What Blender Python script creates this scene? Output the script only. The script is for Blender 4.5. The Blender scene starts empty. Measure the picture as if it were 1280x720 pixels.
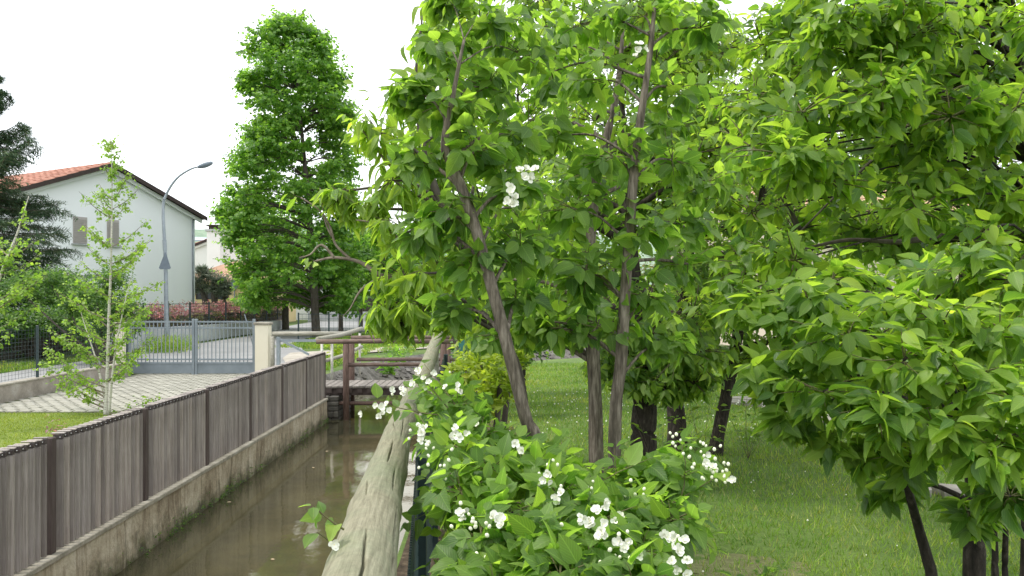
import bpy, math, random
import numpy as np
from mathutils import Vector, Matrix, noise as mnoise

# ------------------------------------------------------------ camera, sky, sun
SC = bpy.context.scene
COL = SC.collection
CAMZ, F, CU, CV = 1.65, 1000.0, 626.0, 372.0
cam = bpy.data.cameras.new("camera"); cam_o = bpy.data.objects.new("camera", cam); COL.objects.link(cam_o)
cam_o.location = (0, 0, CAMZ); cam_o.rotation_euler = (math.radians(90), 0, 0)
cam.sensor_width = 36; cam.lens = F/1280*36; cam.shift_x = 14/1280; cam.shift_y = 12/1280
cam.clip_start = 0.05; cam.clip_end = 4000
SC.camera = cam_o
SC.view_settings.view_transform = 'Standard'; SC.view_settings.look = 'None'
SC.view_settings.gamma = 1; SC.view_settings.exposure = 0.95; SC.view_settings.use_curve_mapping = False
try:
    SC.cycles.max_bounces = 8; SC.cycles.transparent_max_bounces = 12
except Exception: pass

SUN_TO = Vector((-0.50, -0.06, 0.95)).normalized()
elev = math.asin(SUN_TO.z); azim = math.atan2(SUN_TO.x, SUN_TO.y)
w = bpy.data.worlds.new("World"); SC.world = w; w.use_nodes = True
nt = w.node_tree; N = nt.nodes; Lk = nt.links
for n in list(N): N.remove(n)
wo = N.new('ShaderNodeOutputWorld'); bg = N.new('ShaderNodeBackground')
sky = N.new('ShaderNodeTexSky'); sky.sky_type = 'NISHITA'; sky.sun_disc = False
sky.sun_elevation = elev; sky.sun_rotation = azim; sky.air_density = 1.2; sky.dust_density = 2.5
tc = N.new('ShaderNodeTexCoord'); mp = N.new('ShaderNodeMapping'); mp.inputs['Scale'].default_value = (1, 1, 2.5)
no = N.new('ShaderNodeTexNoise'); no.inputs['Scale'].default_value = 1.6; no.inputs['Detail'].default_value = 6; no.inputs['Roughness'].default_value = .55
cr = N.new('ShaderNodeMapRange'); cr.inputs[1].default_value = .3; cr.inputs[2].default_value = .7; cr.inputs[3].default_value = .5; cr.inputs[4].default_value = .97
mx = N.new('ShaderNodeMix'); mx.data_type = 'RGBA'
mx.inputs['B'].default_value = (11.6, 11.9, 12.2, 1)      # thin bright cloud veil, in the sky texture's own units
bg.inputs['Strength'].default_value = 0.1
Lk.new(tc.outputs['Generated'], mp.inputs[0]); Lk.new(mp.outputs[0], no.inputs['Vector']); Lk.new(no.outputs['Fac'], cr.inputs[0])
Lk.new(cr.outputs[0], mx.inputs['Factor']); Lk.new(sky.outputs[0], mx.inputs['A']); Lk.new(mx.outputs['Result'], bg.inputs[0]); Lk.new(bg.outputs[0], wo.inputs[0])
sl = bpy.data.lights.new("sun", 'SUN'); sl.energy = 1.5; sl.angle = math.radians(10); sl.color = (1, .955, .87)
so = bpy.data.objects.new("sun", sl); COL.objects.link(so)
so.rotation_euler = (-SUN_TO).to_track_quat('-Z', 'Y').to_euler(); so.location = (-20, -10, 40)

rng = np.random.default_rng(11)
R = random.Random(5)
def at(u, v, Y): return Vector(((u-CU)/F*Y, Y, CAMZ-(v-CV)/F*Y))     # photograph pixel at a distance -> point of the place
def gx(u, Y): return (u-CU)/F*Y

# ------------------------------------------------------------ materials
def new_mat(name):
    m = bpy.data.materials.new(name); m.use_nodes = True
    t = m.node_tree
    for n in list(t.nodes): t.nodes.remove(n)
    o = t.nodes.new('ShaderNodeOutputMaterial'); p = t.nodes.new('ShaderNodeBsdfPrincipled')
    t.links.new(p.outputs[0], o.inputs[0])
    return m, t, p, o
def ramp(t, fac, stops):
    r = t.nodes.new('ShaderNodeValToRGB'); e = r.color_ramp.elements
    while len(e) < len(stops): e.new(0.5)
    for k, (pos, c) in enumerate(stops):
        e[k].position = pos; e[k].color = (*c, 1) if len(c) == 3 else c
    t.links.new(fac, r.inputs[0]); return r.outputs[0]
def noise(t, vec, scale, detail=4, rough=.55, dist=0):
    n = t.nodes.new('ShaderNodeTexNoise'); n.inputs['Scale'].default_value = scale; n.inputs['Detail'].default_value = detail
    n.inputs['Roughness'].default_value = rough; n.inputs['Distortion'].default_value = dist
    t.links.new(vec, n.inputs['Vector']); return n.outputs['Fac']
def mapping(t, vec, sc=(1, 1, 1), rot=(0, 0, 0)):
    n = t.nodes.new('ShaderNodeMapping'); n.inputs['Scale'].default_value = sc; n.inputs['Rotation'].default_value = rot
    t.links.new(vec, n.inputs[0]); return n.outputs[0]
def coords(t, kind='Object'):
    return t.nodes.new('ShaderNodeTexCoord').outputs[kind]
def wpos(t): return t.nodes.new('ShaderNodeNewGeometry').outputs['Position']
def mix(t, f, a, b, mode='MIX'):
    n = t.nodes.new('ShaderNodeMix'); n.data_type = 'RGBA'; n.blend_type = mode
    for s, v in (('Factor', f), ('A', a), ('B', b)):
        i = n.inputs[s]
        if hasattr(v, 'is_output'): t.links.new(v, i)
        elif s == 'Factor': i.default_value = v
        else: i.default_value = (*v, 1)
    return n.outputs['Result']
def math_(t, op, a, b=0.0, c=None):
    n = t.nodes.new('ShaderNodeMath'); n.operation = op
    for i, v in enumerate([a, b] + ([c] if c is not None else [])):
        if hasattr(v, 'is_output'): t.links.new(v, n.inputs[i])
        else: n.inputs[i].default_value = v
    return n.outputs[0]
def bump(t, p, h, strength=.3, dist=.01):
    b = t.nodes.new('ShaderNodeBump'); b.inputs['Strength'].default_value = strength; b.inputs['Distance'].default_value = dist
    t.links.new(h, b.inputs['Height']); t.links.new(b.outputs[0], p.inputs['Normal'])
def rnd(t):
    g = t.nodes.new('ShaderNodeNewGeometry').outputs['Random Per Island']
    o = t.nodes.new('ShaderNodeObjectInfo').outputs['Random']
    return math_(t, 'FRACT', math_(t, 'ADD', g, o))
def surf(name, stops, scale=4, rough=.85, sc=(1, 1, 1), bs=.4, bd=.01, fine=0, spec=.3, metal=0, world=True, vary=0):
    m, t, p, o = new_mat(name)
    v = mapping(t, wpos(t) if world else coords(t), sc)
    f = noise(t, v, scale, 8, .62)
    c = ramp(t, f, stops)
    if fine:
        g = noise(t, v, fine, 3, .7)
        c = mix(t, .35, c, ramp(t, g, [(.3, (.35, .35, .35)), (.7, (1, 1, 1))]), 'MULTIPLY')
        f = math_(t, 'ADD', f, math_(t, 'MULTIPLY', g, .5))
    if vary:
        c = mix(t, vary, c, ramp(t, rnd(t), [(0, (.45, .45, .45)), (1, (1, 1, 1))]), 'MULTIPLY')
    t.links.new(c, p.inputs['Base Color']); p.inputs['Roughness'].default_value = rough; p.inputs['Metallic'].default_value = metal
    p.inputs['Specular IOR Level'].default_value = spec
    bump(t, p, f, bs, bd); return m

def leafmat(name, c1, c2, trans, tf=.38, rough=.42, veins=1.0, spec=.35, under=(1.25, 1.3, 1.5)):
    m, t, p, o = new_mat(name)
    r = rnd(t)
    c = mix(t, r, c1, c2)
    c = mix(t, math_(t, 'MULTIPLY', math_(t, 'GREATER_THAN', r, .93), .5), c, (c2[0]*1.4, c2[1]*1.25, c2[2]*1.2))
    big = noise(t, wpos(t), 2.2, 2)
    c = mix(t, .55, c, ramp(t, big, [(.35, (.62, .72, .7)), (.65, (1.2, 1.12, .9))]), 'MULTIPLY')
    if name.startswith('grass_'):
        yb = noise(t, wpos(t), .9, 5, .65)
        c = mix(t, .8, c, ramp(t, yb, [(.34, (.52, .62, .6)), (.5, (.95, 1, .9)), (.66, (1.7, 1.25, 1.3))]), 'MULTIPLY')
        c = mix(t, math_(t, 'MULTIPLY', math_(t, 'GREATER_THAN', r, .88), .55), c, (.34, .29, .13))
    if veins:
        uv = t.nodes.new('ShaderNodeUVMap').outputs[0]
        s = t.nodes.new('ShaderNodeSeparateXYZ'); t.links.new(uv, s.inputs[0])
        ax = math_(t, 'ABSOLUTE', math_(t, 'SUBTRACT', s.outputs[0], .5))
        mid = math_(t, 'LESS_THAN', ax, .022)
        ph = math_(t, 'SUBTRACT', math_(t, 'MULTIPLY', s.outputs[1], 44), math_(t, 'MULTIPLY', ax, 52))
        sv = math_(t, 'SINE', ph)
        side = math_(t, 'MULTIPLY', math_(t, 'GREATER_THAN', sv, .86), .55)
        vn = math_(t, 'MAXIMUM', mid, side)
        c = mix(t, math_(t, 'MULTIPLY', vn, .32*veins), c, tuple(min(1, x*1.9+.02) for x in c2))
        bump(t, p, sv, .22*veins, .004)
        wear = noise(t, wpos(t), 130, 3, .6)
        c = mix(t, math_(t, 'MULTIPLY', math_(t, 'GREATER_THAN', wear, .69), .6), c, (.16, .11, .04))
    bf = t.nodes.new('ShaderNodeNewGeometry').outputs['Backfacing']
    c = mix(t, bf, c, mix(t, 1.0, c, under, 'MULTIPLY'))
    t.links.new(c, p.inputs['Base Color']); p.inputs['Roughness'].default_value = rough
    p.inputs['Specular IOR Level'].default_value = spec
    tr = t.nodes.new('ShaderNodeBsdfTranslucent'); t.links.new(mix(t, 1.0, c, trans, 'MULTIPLY'), tr.inputs[0])
    ms = t.nodes.new('ShaderNodeMixShader'); ms.inputs[0].default_value = tf
    t.links.new(p.outputs[0], ms.inputs[1]); t.links.new(tr.outputs[0], ms.inputs[2]); t.links.new(ms.outputs[0], o.inputs[0])
    return m

M = {}
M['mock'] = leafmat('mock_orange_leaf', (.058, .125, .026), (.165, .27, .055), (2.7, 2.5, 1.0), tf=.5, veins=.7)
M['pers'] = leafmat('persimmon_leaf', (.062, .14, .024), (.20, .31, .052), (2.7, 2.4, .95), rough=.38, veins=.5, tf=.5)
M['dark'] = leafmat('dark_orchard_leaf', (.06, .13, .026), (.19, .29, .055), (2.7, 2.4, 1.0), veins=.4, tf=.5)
M['droop'] = leafmat('drooping_leaf', (.11, .205, .026), (.245, .35, .07), (2.4, 2.2, .9), veins=.9, tf=.5)
M['back'] = leafmat('back_orchard_leaf', (.13, .24, .03), (.27, .38, .07), (2.3, 2.2, .9), veins=0)
M['maple'] = leafmat('maple_leaf', (.07, .165, .032), (.16, .285, .055), (2.5, 2.3, 1.0), veins=0, tf=.5)
M['birch'] = leafmat('birch_leaf', (.12, .22, .03), (.25, .36, .07), (2.1, 2.1, 1.0), veins=0)
M['needle'] = leafmat('spruce_needle', (.04, .08, .04), (.085, .14, .065), (1.2, 1.3, 1.2), tf=.12, veins=0, rough=.6, spec=.2)
M['bush'] = leafmat('bush_leaf', (.03, .085, .018), (.12, .21, .04), (2.2, 2.2, 1.2), veins=0)
M['yellow'] = leafmat('golden_leaf', (.14, .22, .02), (.32, .40, .05), (2.0, 1.9, 1.0), veins=0)
M['olive'] = leafmat('olive_leaf', (.07, .10, .06), (.15, .18, .12), (1.5, 1.6, 1.4), tf=.2, veins=0)
M['red'] = leafmat('red_hedge_leaf', (.21, .10, .11), (.38, .25, .25), (2.0, 1.2, 1.1), veins=0)
M['hedge'] = leafmat('hedge_leaf', (.09, .10, .04), (.18, .17, .08), (1.9, 1.9, 1.2), veins=0)
M['grassblade'] = leafmat('grass_blade', (.095, .19, .022), (.20, .30, .045), (2.2, 2.0, 1.0), tf=.3, veins=0, rough=.6)
M['grassleft'] = leafmat('clipped_grass_blade', (.15, .22, .03), (.24, .30, .06), (2.0, 1.8, 1.0), tf=.3, veins=0, rough=.6)

M['bark'] = surf('grey_brown_bark', [(.3, (.035, .029, .021)), (.5, (.12, .10, .075)), (.7, (.26, .225, .18))], 16, .9, (5, 5, .7), .9, .012)
M['barkdark'] = surf('dark_bark', [(.3, (.012, .010, .008)), (.55, (.04, .032, .026)), (.75, (.10, .085, .07))], 14, .95, (3, 3, 1), .9, .02)
M['barkpale'] = surf('pale_bark', [(.3, (.12, .095, .07)), (.6, (.26, .215, .17))], 12, .85, (2, 2, 2), .5, .01)
M['barkbirch'] = surf('birch_bark', [(.35, (.10, .09, .07)), (.45, (.55, .52, .46)), (.8, (.72, .70, .64))], 14, .7, (1, 1, 5), .3, .004)
M['barkmaple'] = surf('maple_bark', [(.3, (.05, .04, .032)), (.7, (.14, .12, .10))], 8, .95, (2, 2, .5), .8, .03)
M['twig'] = surf('green_brown_twig', [(.3, (.08, .09, .03)), (.7, (.17, .15, .07))], 10, .7, bs=.2)
M['twigdark'] = surf('brown_twig', [(.3, (.05, .04, .028)), (.7, (.13, .10, .07))], 10, .8, bs=.2)
M['petal'] = surf('white_petal', [(.3, (.70, .71, .58)), (.7, (.84, .85, .76))], 60, .6, bs=.15, bd=.002)
M['bud'] = surf('cream_bud', [(.3, (.66, .70, .45)), (.7, (.82, .82, .66))], 60, .6, bs=.1, bd=.002)
M['stamen'] = surf('yellow_stamen', [(.3, (.70, .55, .12)), (.7, (.85, .75, .3))], 200, .7, bs=.3, bd=.002)

def log_material():
    m, t, p, o = new_mat('weathered_log')
    co = coords(t, 'UV')
    v1 = mapping(t, co, (7, 1.1, 1)); f = noise(t, v1, 6, 8, .65, .6)
    c = ramp(t, f, [(.25, (.13, .12, .075)), (.45, (.215, .20, .13)), (.62, (.28, .265, .18)), (.8, (.36, .34, .245))])
    f2 = noise(t, mapping(t, co, (60, 2.0, 1)), 5, 4, .6, .3)
    c = mix(t, .45, c, ramp(t, f2, [(.34, (.36, .34, .29)), (.5, (1, 1, 1))]), 'MULTIPLY')
    f3 = noise(t, wpos(t), 5, 4)
    c = mix(t, math_(t, 'MULTIPLY', ramp(t, f3, [(.42, (0, 0, 0)), (.65, (1, 1, 1))]), .42), c, (.17, .21, .12))
    f4 = noise(t, wpos(t), 55, 3, .7)
    c = mix(t, .4, c, ramp(t, f4, [(.3, (.55, .55, .52)), (.6, (1.05, 1.05, 1.05))]), 'MULTIPLY')
    t.links.new(c, p.inputs['Base Color']); p.inputs['Roughness'].default_value = .9
    bump(t, p, math_(t, 'ADD', f2, f4), .55, .003); return m
M['log'] = log_material()

def slat_material():
    m, t, p, o = new_mat('greyed_slat_wood')
    v = mapping(t, wpos(t), (40, 40, 1.2)); f = noise(t, v, 2.2, 7, .65, .4)
    c = ramp(t, f, [(.3, (.22, .195, .178)), (.5, (.315, .287, .265)), (.7, (.42, .39, .365))])
    c = mix(t, .75, c, ramp(t, rnd(t), [(0, (.5, .46, .45)), (.5, (.95, .93, .93)), (1, (1.25, 1.18, 1.12))]), 'MULTIPLY')
    g = noise(t, wpos(t), 3, 4)
    c = mix(t, .4, c, ramp(t, g, [(.35, (.7, .68, .66)), (.6, (1.05, 1.05, 1.05))]), 'MULTIPLY')
    t.links.new(c, p.inputs['Base Color']); p.inputs['Roughness'].default_value = .8
    bump(t, p, f, .2, .002); return m
M['slat'] = slat_material()
M['slatdark'] = surf('dark_post_wood', [(.3, (.05, .036, .032)), (.7, (.11, .085, .078))], 3, .8, (20, 20, 1), .4, .004)
M['bridge'] = surf('brown_bridge_wood', [(.3, (.075, .05, .04)), (.55, (.17, .12, .10)), (.75, (.27, .22, .19))], 7, .85, (1, 8, 8), .5, .006)
M['bridgepost'] = surf('brown_post_wood', [(.3, (.07, .045, .035)), (.55, (.14, .09, .075)), (.75, (.20, .15, .125))], 7, .85, (8, 8, 1), .5, .006)
M['decking'] = surf('grey_deck_wood', [(.3, (.15, .13, .11)), (.7, (.32, .29, .26))], 7, .85, (6, 1, 1), .5, .005, vary=.5)
M['greywood'] = surf('grey_round_timber', [(.3, (.20, .19, .15)), (.7, (.42, .40, .34))], 5, .85, (1, 6, 6), .4, .006)
M['whitepaint'] = surf('flaked_white_paint', [(.3, (.45, .43, .38)), (.7, (.70, .68, .62))], 12, .7)

def wall_material():
    m, t, p, o = new_mat('stained_canal_concrete')
    P = wpos(t); s = t.nodes.new('ShaderNodeSeparateXYZ'); t.links.new(P, s.inputs[0])
    a = noise(t, P, 2.2, 9, .68); b = noise(t, mapping(t, P, (1, 5, .5)), 3, 6, .65); c3 = noise(t, P, 26, 4, .7)
    c = ramp(t, a, [(.3, (.20, .155, .10)), (.46, (.38, .32, .235)), (.6, (.50, .44, .345)), (.8, (.58, .53, .45))])
    c = mix(t, .7, c, ramp(t, b, [(.36, (.34, .27, .20)), (.52, (1, 1, 1))]), 'MULTIPLY')       # vertical run stains
    c = mix(t, .45, c, ramp(t, c3, [(.32, (.5, .48, .44)), (.6, (1.05, 1.05, 1.02))]), 'MULTIPLY')
    h = math_(t, 'ADD', s.outputs[2], math_(t, 'MULTIPLY', math_(t, 'SUBTRACT', noise(t, P, 3.3, 6, .7), .5), .75))
    wet = ramp(t, h, [(0, (1, 1, 1)), (1, (0, 0, 0))])
    mr = t.nodes.new('ShaderNodeMapRange'); t.links.new(h, mr.inputs[0])
    mr.inputs[1].default_value = -.72; mr.inputs[2].default_value = -.52; mr.inputs[3].default_value = 1; mr.inputs[4].default_value = 0
    moss = ramp(t, noise(t, P, 17, 5, .7), [(.38, (.028, .024, .012)), (.5, (.06, .055, .022)), (.66, (.085, .10, .028))])
    c = mix(t, math_(t, 'MULTIPLY', mr.outputs[0], .92), c, moss)
    t.links.new(c, p.inputs['Base Color']); p.inputs['Roughness'].default_value = .92
    bump(t, p, math_(t, 'ADD', a, math_(t, 'MULTIPLY', c3, .6)), .8, .02); return m
M['canalwall'] = wall_material()
M['coping'] = surf('pale_coping_concrete', [(.3, (.22, .20, .155)), (.55, (.36, .33, .27)), (.75, (.46, .44, .38))], 5, .9, bs=.5, fine=40)
M['concrete'] = surf('low_wall_concrete', [(.3, (.20, .175, .14)), (.55, (.36, .32, .27)), (.75, (.50, .47, .42))], 2.2, .9, bs=.5, fine=30)
M['paleconcrete'] = surf('pale_grey_concrete', [(.3, (.40, .41, .41)), (.7, (.58, .60, .60))], 1.2, .85, bs=.3, fine=20)
M['asphalt'] = surf('worn_pale_asphalt', [(.3, (.20, .20, .195)), (.55, (.27, .27, .265)), (.75, (.34, .335, .32))], .35, .9, bs=.4, bd=.01, fine=45)
M['earth'] = surf('rough_grass_ground', [(.3, (.05, .085, .02)), (.5, (.085, .14, .03)), (.7, (.15, .19, .05))], .7, .95, bs=.6, bd=.03, fine=18)
M['leftlawn'] = surf('clipped_lawn_ground', [(.3, (.12, .17, .03)), (.6, (.19, .24, .045)), (.8, (.25, .28, .08))], 1.2, .95, bs=.5, bd=.02, fine=30)
def lawn_material():
    m, t, p, o = new_mat('orchard_lawn_ground')
    P = wpos(t); a = noise(t, P, .8, 6, .6); b = noise(t, P, 22, 5, .7)
    c = ramp(t, a, [(.3, (.06, .115, .018)), (.5, (.10, .165, .028)), (.75, (.155, .22, .05))])
    c = mix(t, .6, c, ramp(t, b, [(.3, (.4, .42, .35)), (.65, (1.15, 1.15, 1.0))]), 'MULTIPLY')
    s = t.nodes.new('ShaderNodeSeparateXYZ'); t.links.new(P, s.inputs[0])
    d = t.nodes.new('ShaderNodeVectorMath'); d.operation = 'DISTANCE'; t.links.new(P, d.inputs[0]); d.inputs[1].default_value = (1.35, 4.85, 0)
    near = math_(t, 'LESS_THAN', math_(t, 'ADD', d.outputs['Value'], math_(t, 'MULTIPLY', noise(t, P, 3.5, 5, .7), 2.2)), 1.45)
    dirt = ramp(t, noise(t, P, 35, 5, .7), [(.3, (.10, .07, .04)), (.5, (.24, .18, .11)), (.7, (.40, .33, .22))])
    c = mix(t, math_(t, 'MULTIPLY', near, .45), c, dirt)
    t.links.new(c, p.inputs['Base Color']); p.inputs['Roughness'].default_value = .95; bump(t, p, b, .7, .03); return m
M['lawn'] = lawn_material()
M['gravel'] = surf('beige_gravel', [(.3, (.30, .27, .22)), (.7, (.50, .46, .39))], 3, .95, bs=.6, fine=40)
M['paver'] = surf('pale_paver', [(.3, (.32, .31, .25)), (.6, (.46, .445, .38)), (.8, (.54, .52, .46))], 6, .9, bs=.4, fine=50, vary=.35)
M['joint'] = surf('mossy_paver_joint', [(.3, (.06, .07, .03)), (.7, (.13, .14, .065))], 8, .95, bs=.5)
M['stone'] = surf('pale_flat_stone', [(.3, (.22, .20, .17)), (.7, (.46, .43, .38))], 5, .9, bs=.5, fine=30, vary=.3)
M['rubble'] = surf('grey_rubble_stone', [(.3, (.07, .065, .055)), (.55, (.15, .14, .125)), (.75, (.26, .25, .23))], 3, .95, bs=.7, bd=.03, fine=20, vary=.5)
def render_wall(name, a, b):
    return surf(name, [(.3, a), (.7, b)], .5, .9, bs=.06)
M['blueWall'] = render_wall('pale_blue_white_render', (.84, .855, .88), (.87, .885, .91))
M['whiteWall'] = render_wall('white_render', (.74, .73, .71), (.82, .81, .79))
M['yellowWall'] = render_wall('yellow_render', (.60, .47, .24), (.68, .55, .30))
M['pinkWall'] = render_wall('cream_render', (.55, .48, .38), (.64, .56, .46))
M['pillar'] = render_wall('cream_pillar_render', (.66, .60, .46), (.76, .71, .58))
M['roof'] = surf('terracotta_tile', [(.3, (.26, .11, .075)), (.55, (.38, .18, .125)), (.75, (.48, .28, .21))], 2.5, .85, bs=.3, vary=.35)
M['rooftan'] = surf('tan_tile', [(.3, (.42, .26, .17)), (.7, (.60, .40, .28))], 2.5, .85, bs=.3, vary=.3)
M['fascia'] = surf('dark_brown_fascia', [(.3, (.03, .02, .018)), (.7, (.06, .04, .035))], 4, .6)
M['shutter'] = surf('taupe_shutter', [(.3, (.36, .33, .31)), (.7, (.46, .43, .41))], 4, .7, (1, 1, 12))
M['darkglass'] = surf('dark_window_glass', [(.3, (.02, .022, .025)), (.7, (.045, .05, .055))], 1, .15, bs=.02, spec=.5)
M['solar'] = surf('solar_panel_glass', [(.3, (.16, .22, .30)), (.7, (.30, .38, .46))], 1, .25, bs=.02, spec=.5)
M['grey_steel'] = surf('grey_blue_steel', [(.3, (.15, .18, .20)), (.7, (.22, .255, .28))], 3, .5, bs=.1, spec=.5)
M['galv'] = surf('galvanised_steel', [(.3, (.22, .25, .28)), (.7, (.33, .37, .40))], 6, .45, bs=.1, spec=.5, metal=.4)
M['signback'] = surf('grey_sign_back', [(.3, (.13, .16, .19)), (.7, (.19, .22, .26))], 4, .5, bs=.1)
M['darksteel'] = surf('dark_green_steel', [(.3, (.012, .026, .028)), (.7, (.028, .052, .055))], 6, .45, bs=.1, spec=.5)
M['teal'] = surf('teal_painted_steel', [(.3, (.03, .15, .13)), (.7, (.06, .24, .21))], 6, .5, bs=.1, spec=.5)
M['capdark'] = surf('dark_bracket_steel', [(.3, (.035, .026, .024)), (.7, (.075, .058, .054))], 12, .5, bs=.1, spec=.5)
M['screw'] = surf('bright_screw', [(.3, (.6, .6, .58)), (.7, (.75, .75, .73))], 12, .35, bs=.1)
M['hill'] = surf('wooded_hill', [(.3, (.17, .25, .18)), (.5, (.23, .31, .22)), (.7, (.31, .37, .27))], .05, 1, bs=.6, bd=2, fine=.35)  # pale greens: distance haze put into the hill colour
M['mulch'] = surf('canal_mud', [(.3, (.10, .095, .03)), (.5, (.22, .20, .08)), (.7, (.36, .33, .17))], 1.6, .95, bs=.7, bd=.03, fine=12)

def water_material():
    m, t, p, o = new_mat('murky_canal_water')
    t.nodes.remove(p)
    P = wpos(t)
    h = math_(t, 'ADD', noise(t, mapping(t, P, (1.6, .7, 1)), 3.2, 3, .5), math_(t, 'MULTIPLY', noise(t, mapping(t, P, (1.5, 1, 1)), 11, 2, .5), .22))
    b = t.nodes.new('ShaderNodeBump'); b.inputs['Strength'].default_value = .10; b.inputs['Distance'].default_value = .02; t.links.new(h, b.inputs['Height'])
    gl = t.nodes.new('ShaderNodeBsdfGlossy'); gl.inputs['Roughness'].default_value = .05; t.links.new(b.outputs[0], gl.inputs['Normal'])
    gl.inputs[0].default_value = (.96, .93, .84, 1)
    df = t.nodes.new('ShaderNodeBsdfDiffuse')
    c = ramp(t, noise(t, P, .9, 5, .6), [(.3, (.085, .082, .05)), (.7, (.13, .125, .08))]); t.links.new(c, df.inputs[0])
    tr = t.nodes.new('ShaderNodeBsdfTransparent'); tr.inputs[0].default_value = (.80, .70, .46, 1)
    body = t.nodes.new('ShaderNodeMixShader'); body.inputs[0].default_value = .52
    t.links.new(df.outputs[0], body.inputs[1]); t.links.new(tr.outputs[0], body.inputs[2])
    fr = t.nodes.new('ShaderNodeFresnel'); fr.inputs[0].default_value = 1.40; t.links.new(b.outputs[0], fr.inputs['Normal'])
    ms = t.nodes.new('ShaderNodeMixShader'); t.links.new(math_(t, 'MINIMUM', math_(t, 'MULTIPLY', fr.outputs[0], 1.15), 1.0), ms.inputs[0])
    t.links.new(body.outputs[0], ms.inputs[1]); t.links.new(gl.outputs[0], ms.inputs[2]); t.links.new(ms.outputs[0], o.inputs[0])
    return m
M['water'] = water_material()

# ------------------------------------------------------------ object helpers
WLOC = {}
def finish(o, parent, loc):
    COL.objects.link(o)
    pl = WLOC[parent.name] if parent is not None else Vector((0, 0, 0))
    o.parent = parent; o.location = Vector(loc)-pl; WLOC[o.name] = Vector(loc)
    return o
def tag(o, label=None, cat=None, group=None, kind=None):
    for k, v in (('label', label), ('category', cat), ('group', group), ('kind', kind)):
        if v: o[k] = v
    return o
def thing(name, label, cat, loc=(0, 0, 0), group=None):
    o = bpy.data.objects.new(name, None); finish(o, None, loc); o.empty_display_size = .2
    return tag(o, label, cat, group)
def mesh_from(name, V, Fc, smooth=False, uv=None):
    me = bpy.data.meshes.new(name)
    V = np.asarray(V, dtype=np.float32).reshape(-1, 3)
    if isinstance(Fc, np.ndarray):
        k = Fc.shape[1]; nf = len(Fc)
        me.vertices.add(len(V)); me.vertices.foreach_set('co', V.ravel())
        me.loops.add(nf*k); me.loops.foreach_set('vertex_index', Fc.astype(np.int32).ravel())
        me.polygons.add(nf); me.polygons.foreach_set('loop_start', np.arange(0, nf*k, k, dtype=np.int32))
        me.polygons.foreach_set('loop_total', np.full(nf, k, dtype=np.int32))
        if uv is not None:
            l = me.uv_layers.new(name='UVMap'); l.data.foreach_set('uv', np.asarray(uv, dtype=np.float32)[Fc.ravel()].ravel())
        me.update(calc_edges=True)
    else:
        me.from_pydata([tuple(v) for v in V], [], Fc)
    me.validate()
    if smooth: me.polygons.foreach_set('use_smooth', [True]*len(me.polygons))
    return me
def place(name, me, mat, parent=None, loc=(0, 0, 0)):
    o = bpy.data.objects.new(name, me)
    if mat is not None and not me.materials: me.materials.append(mat)
    return finish(o, parent, loc)

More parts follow.
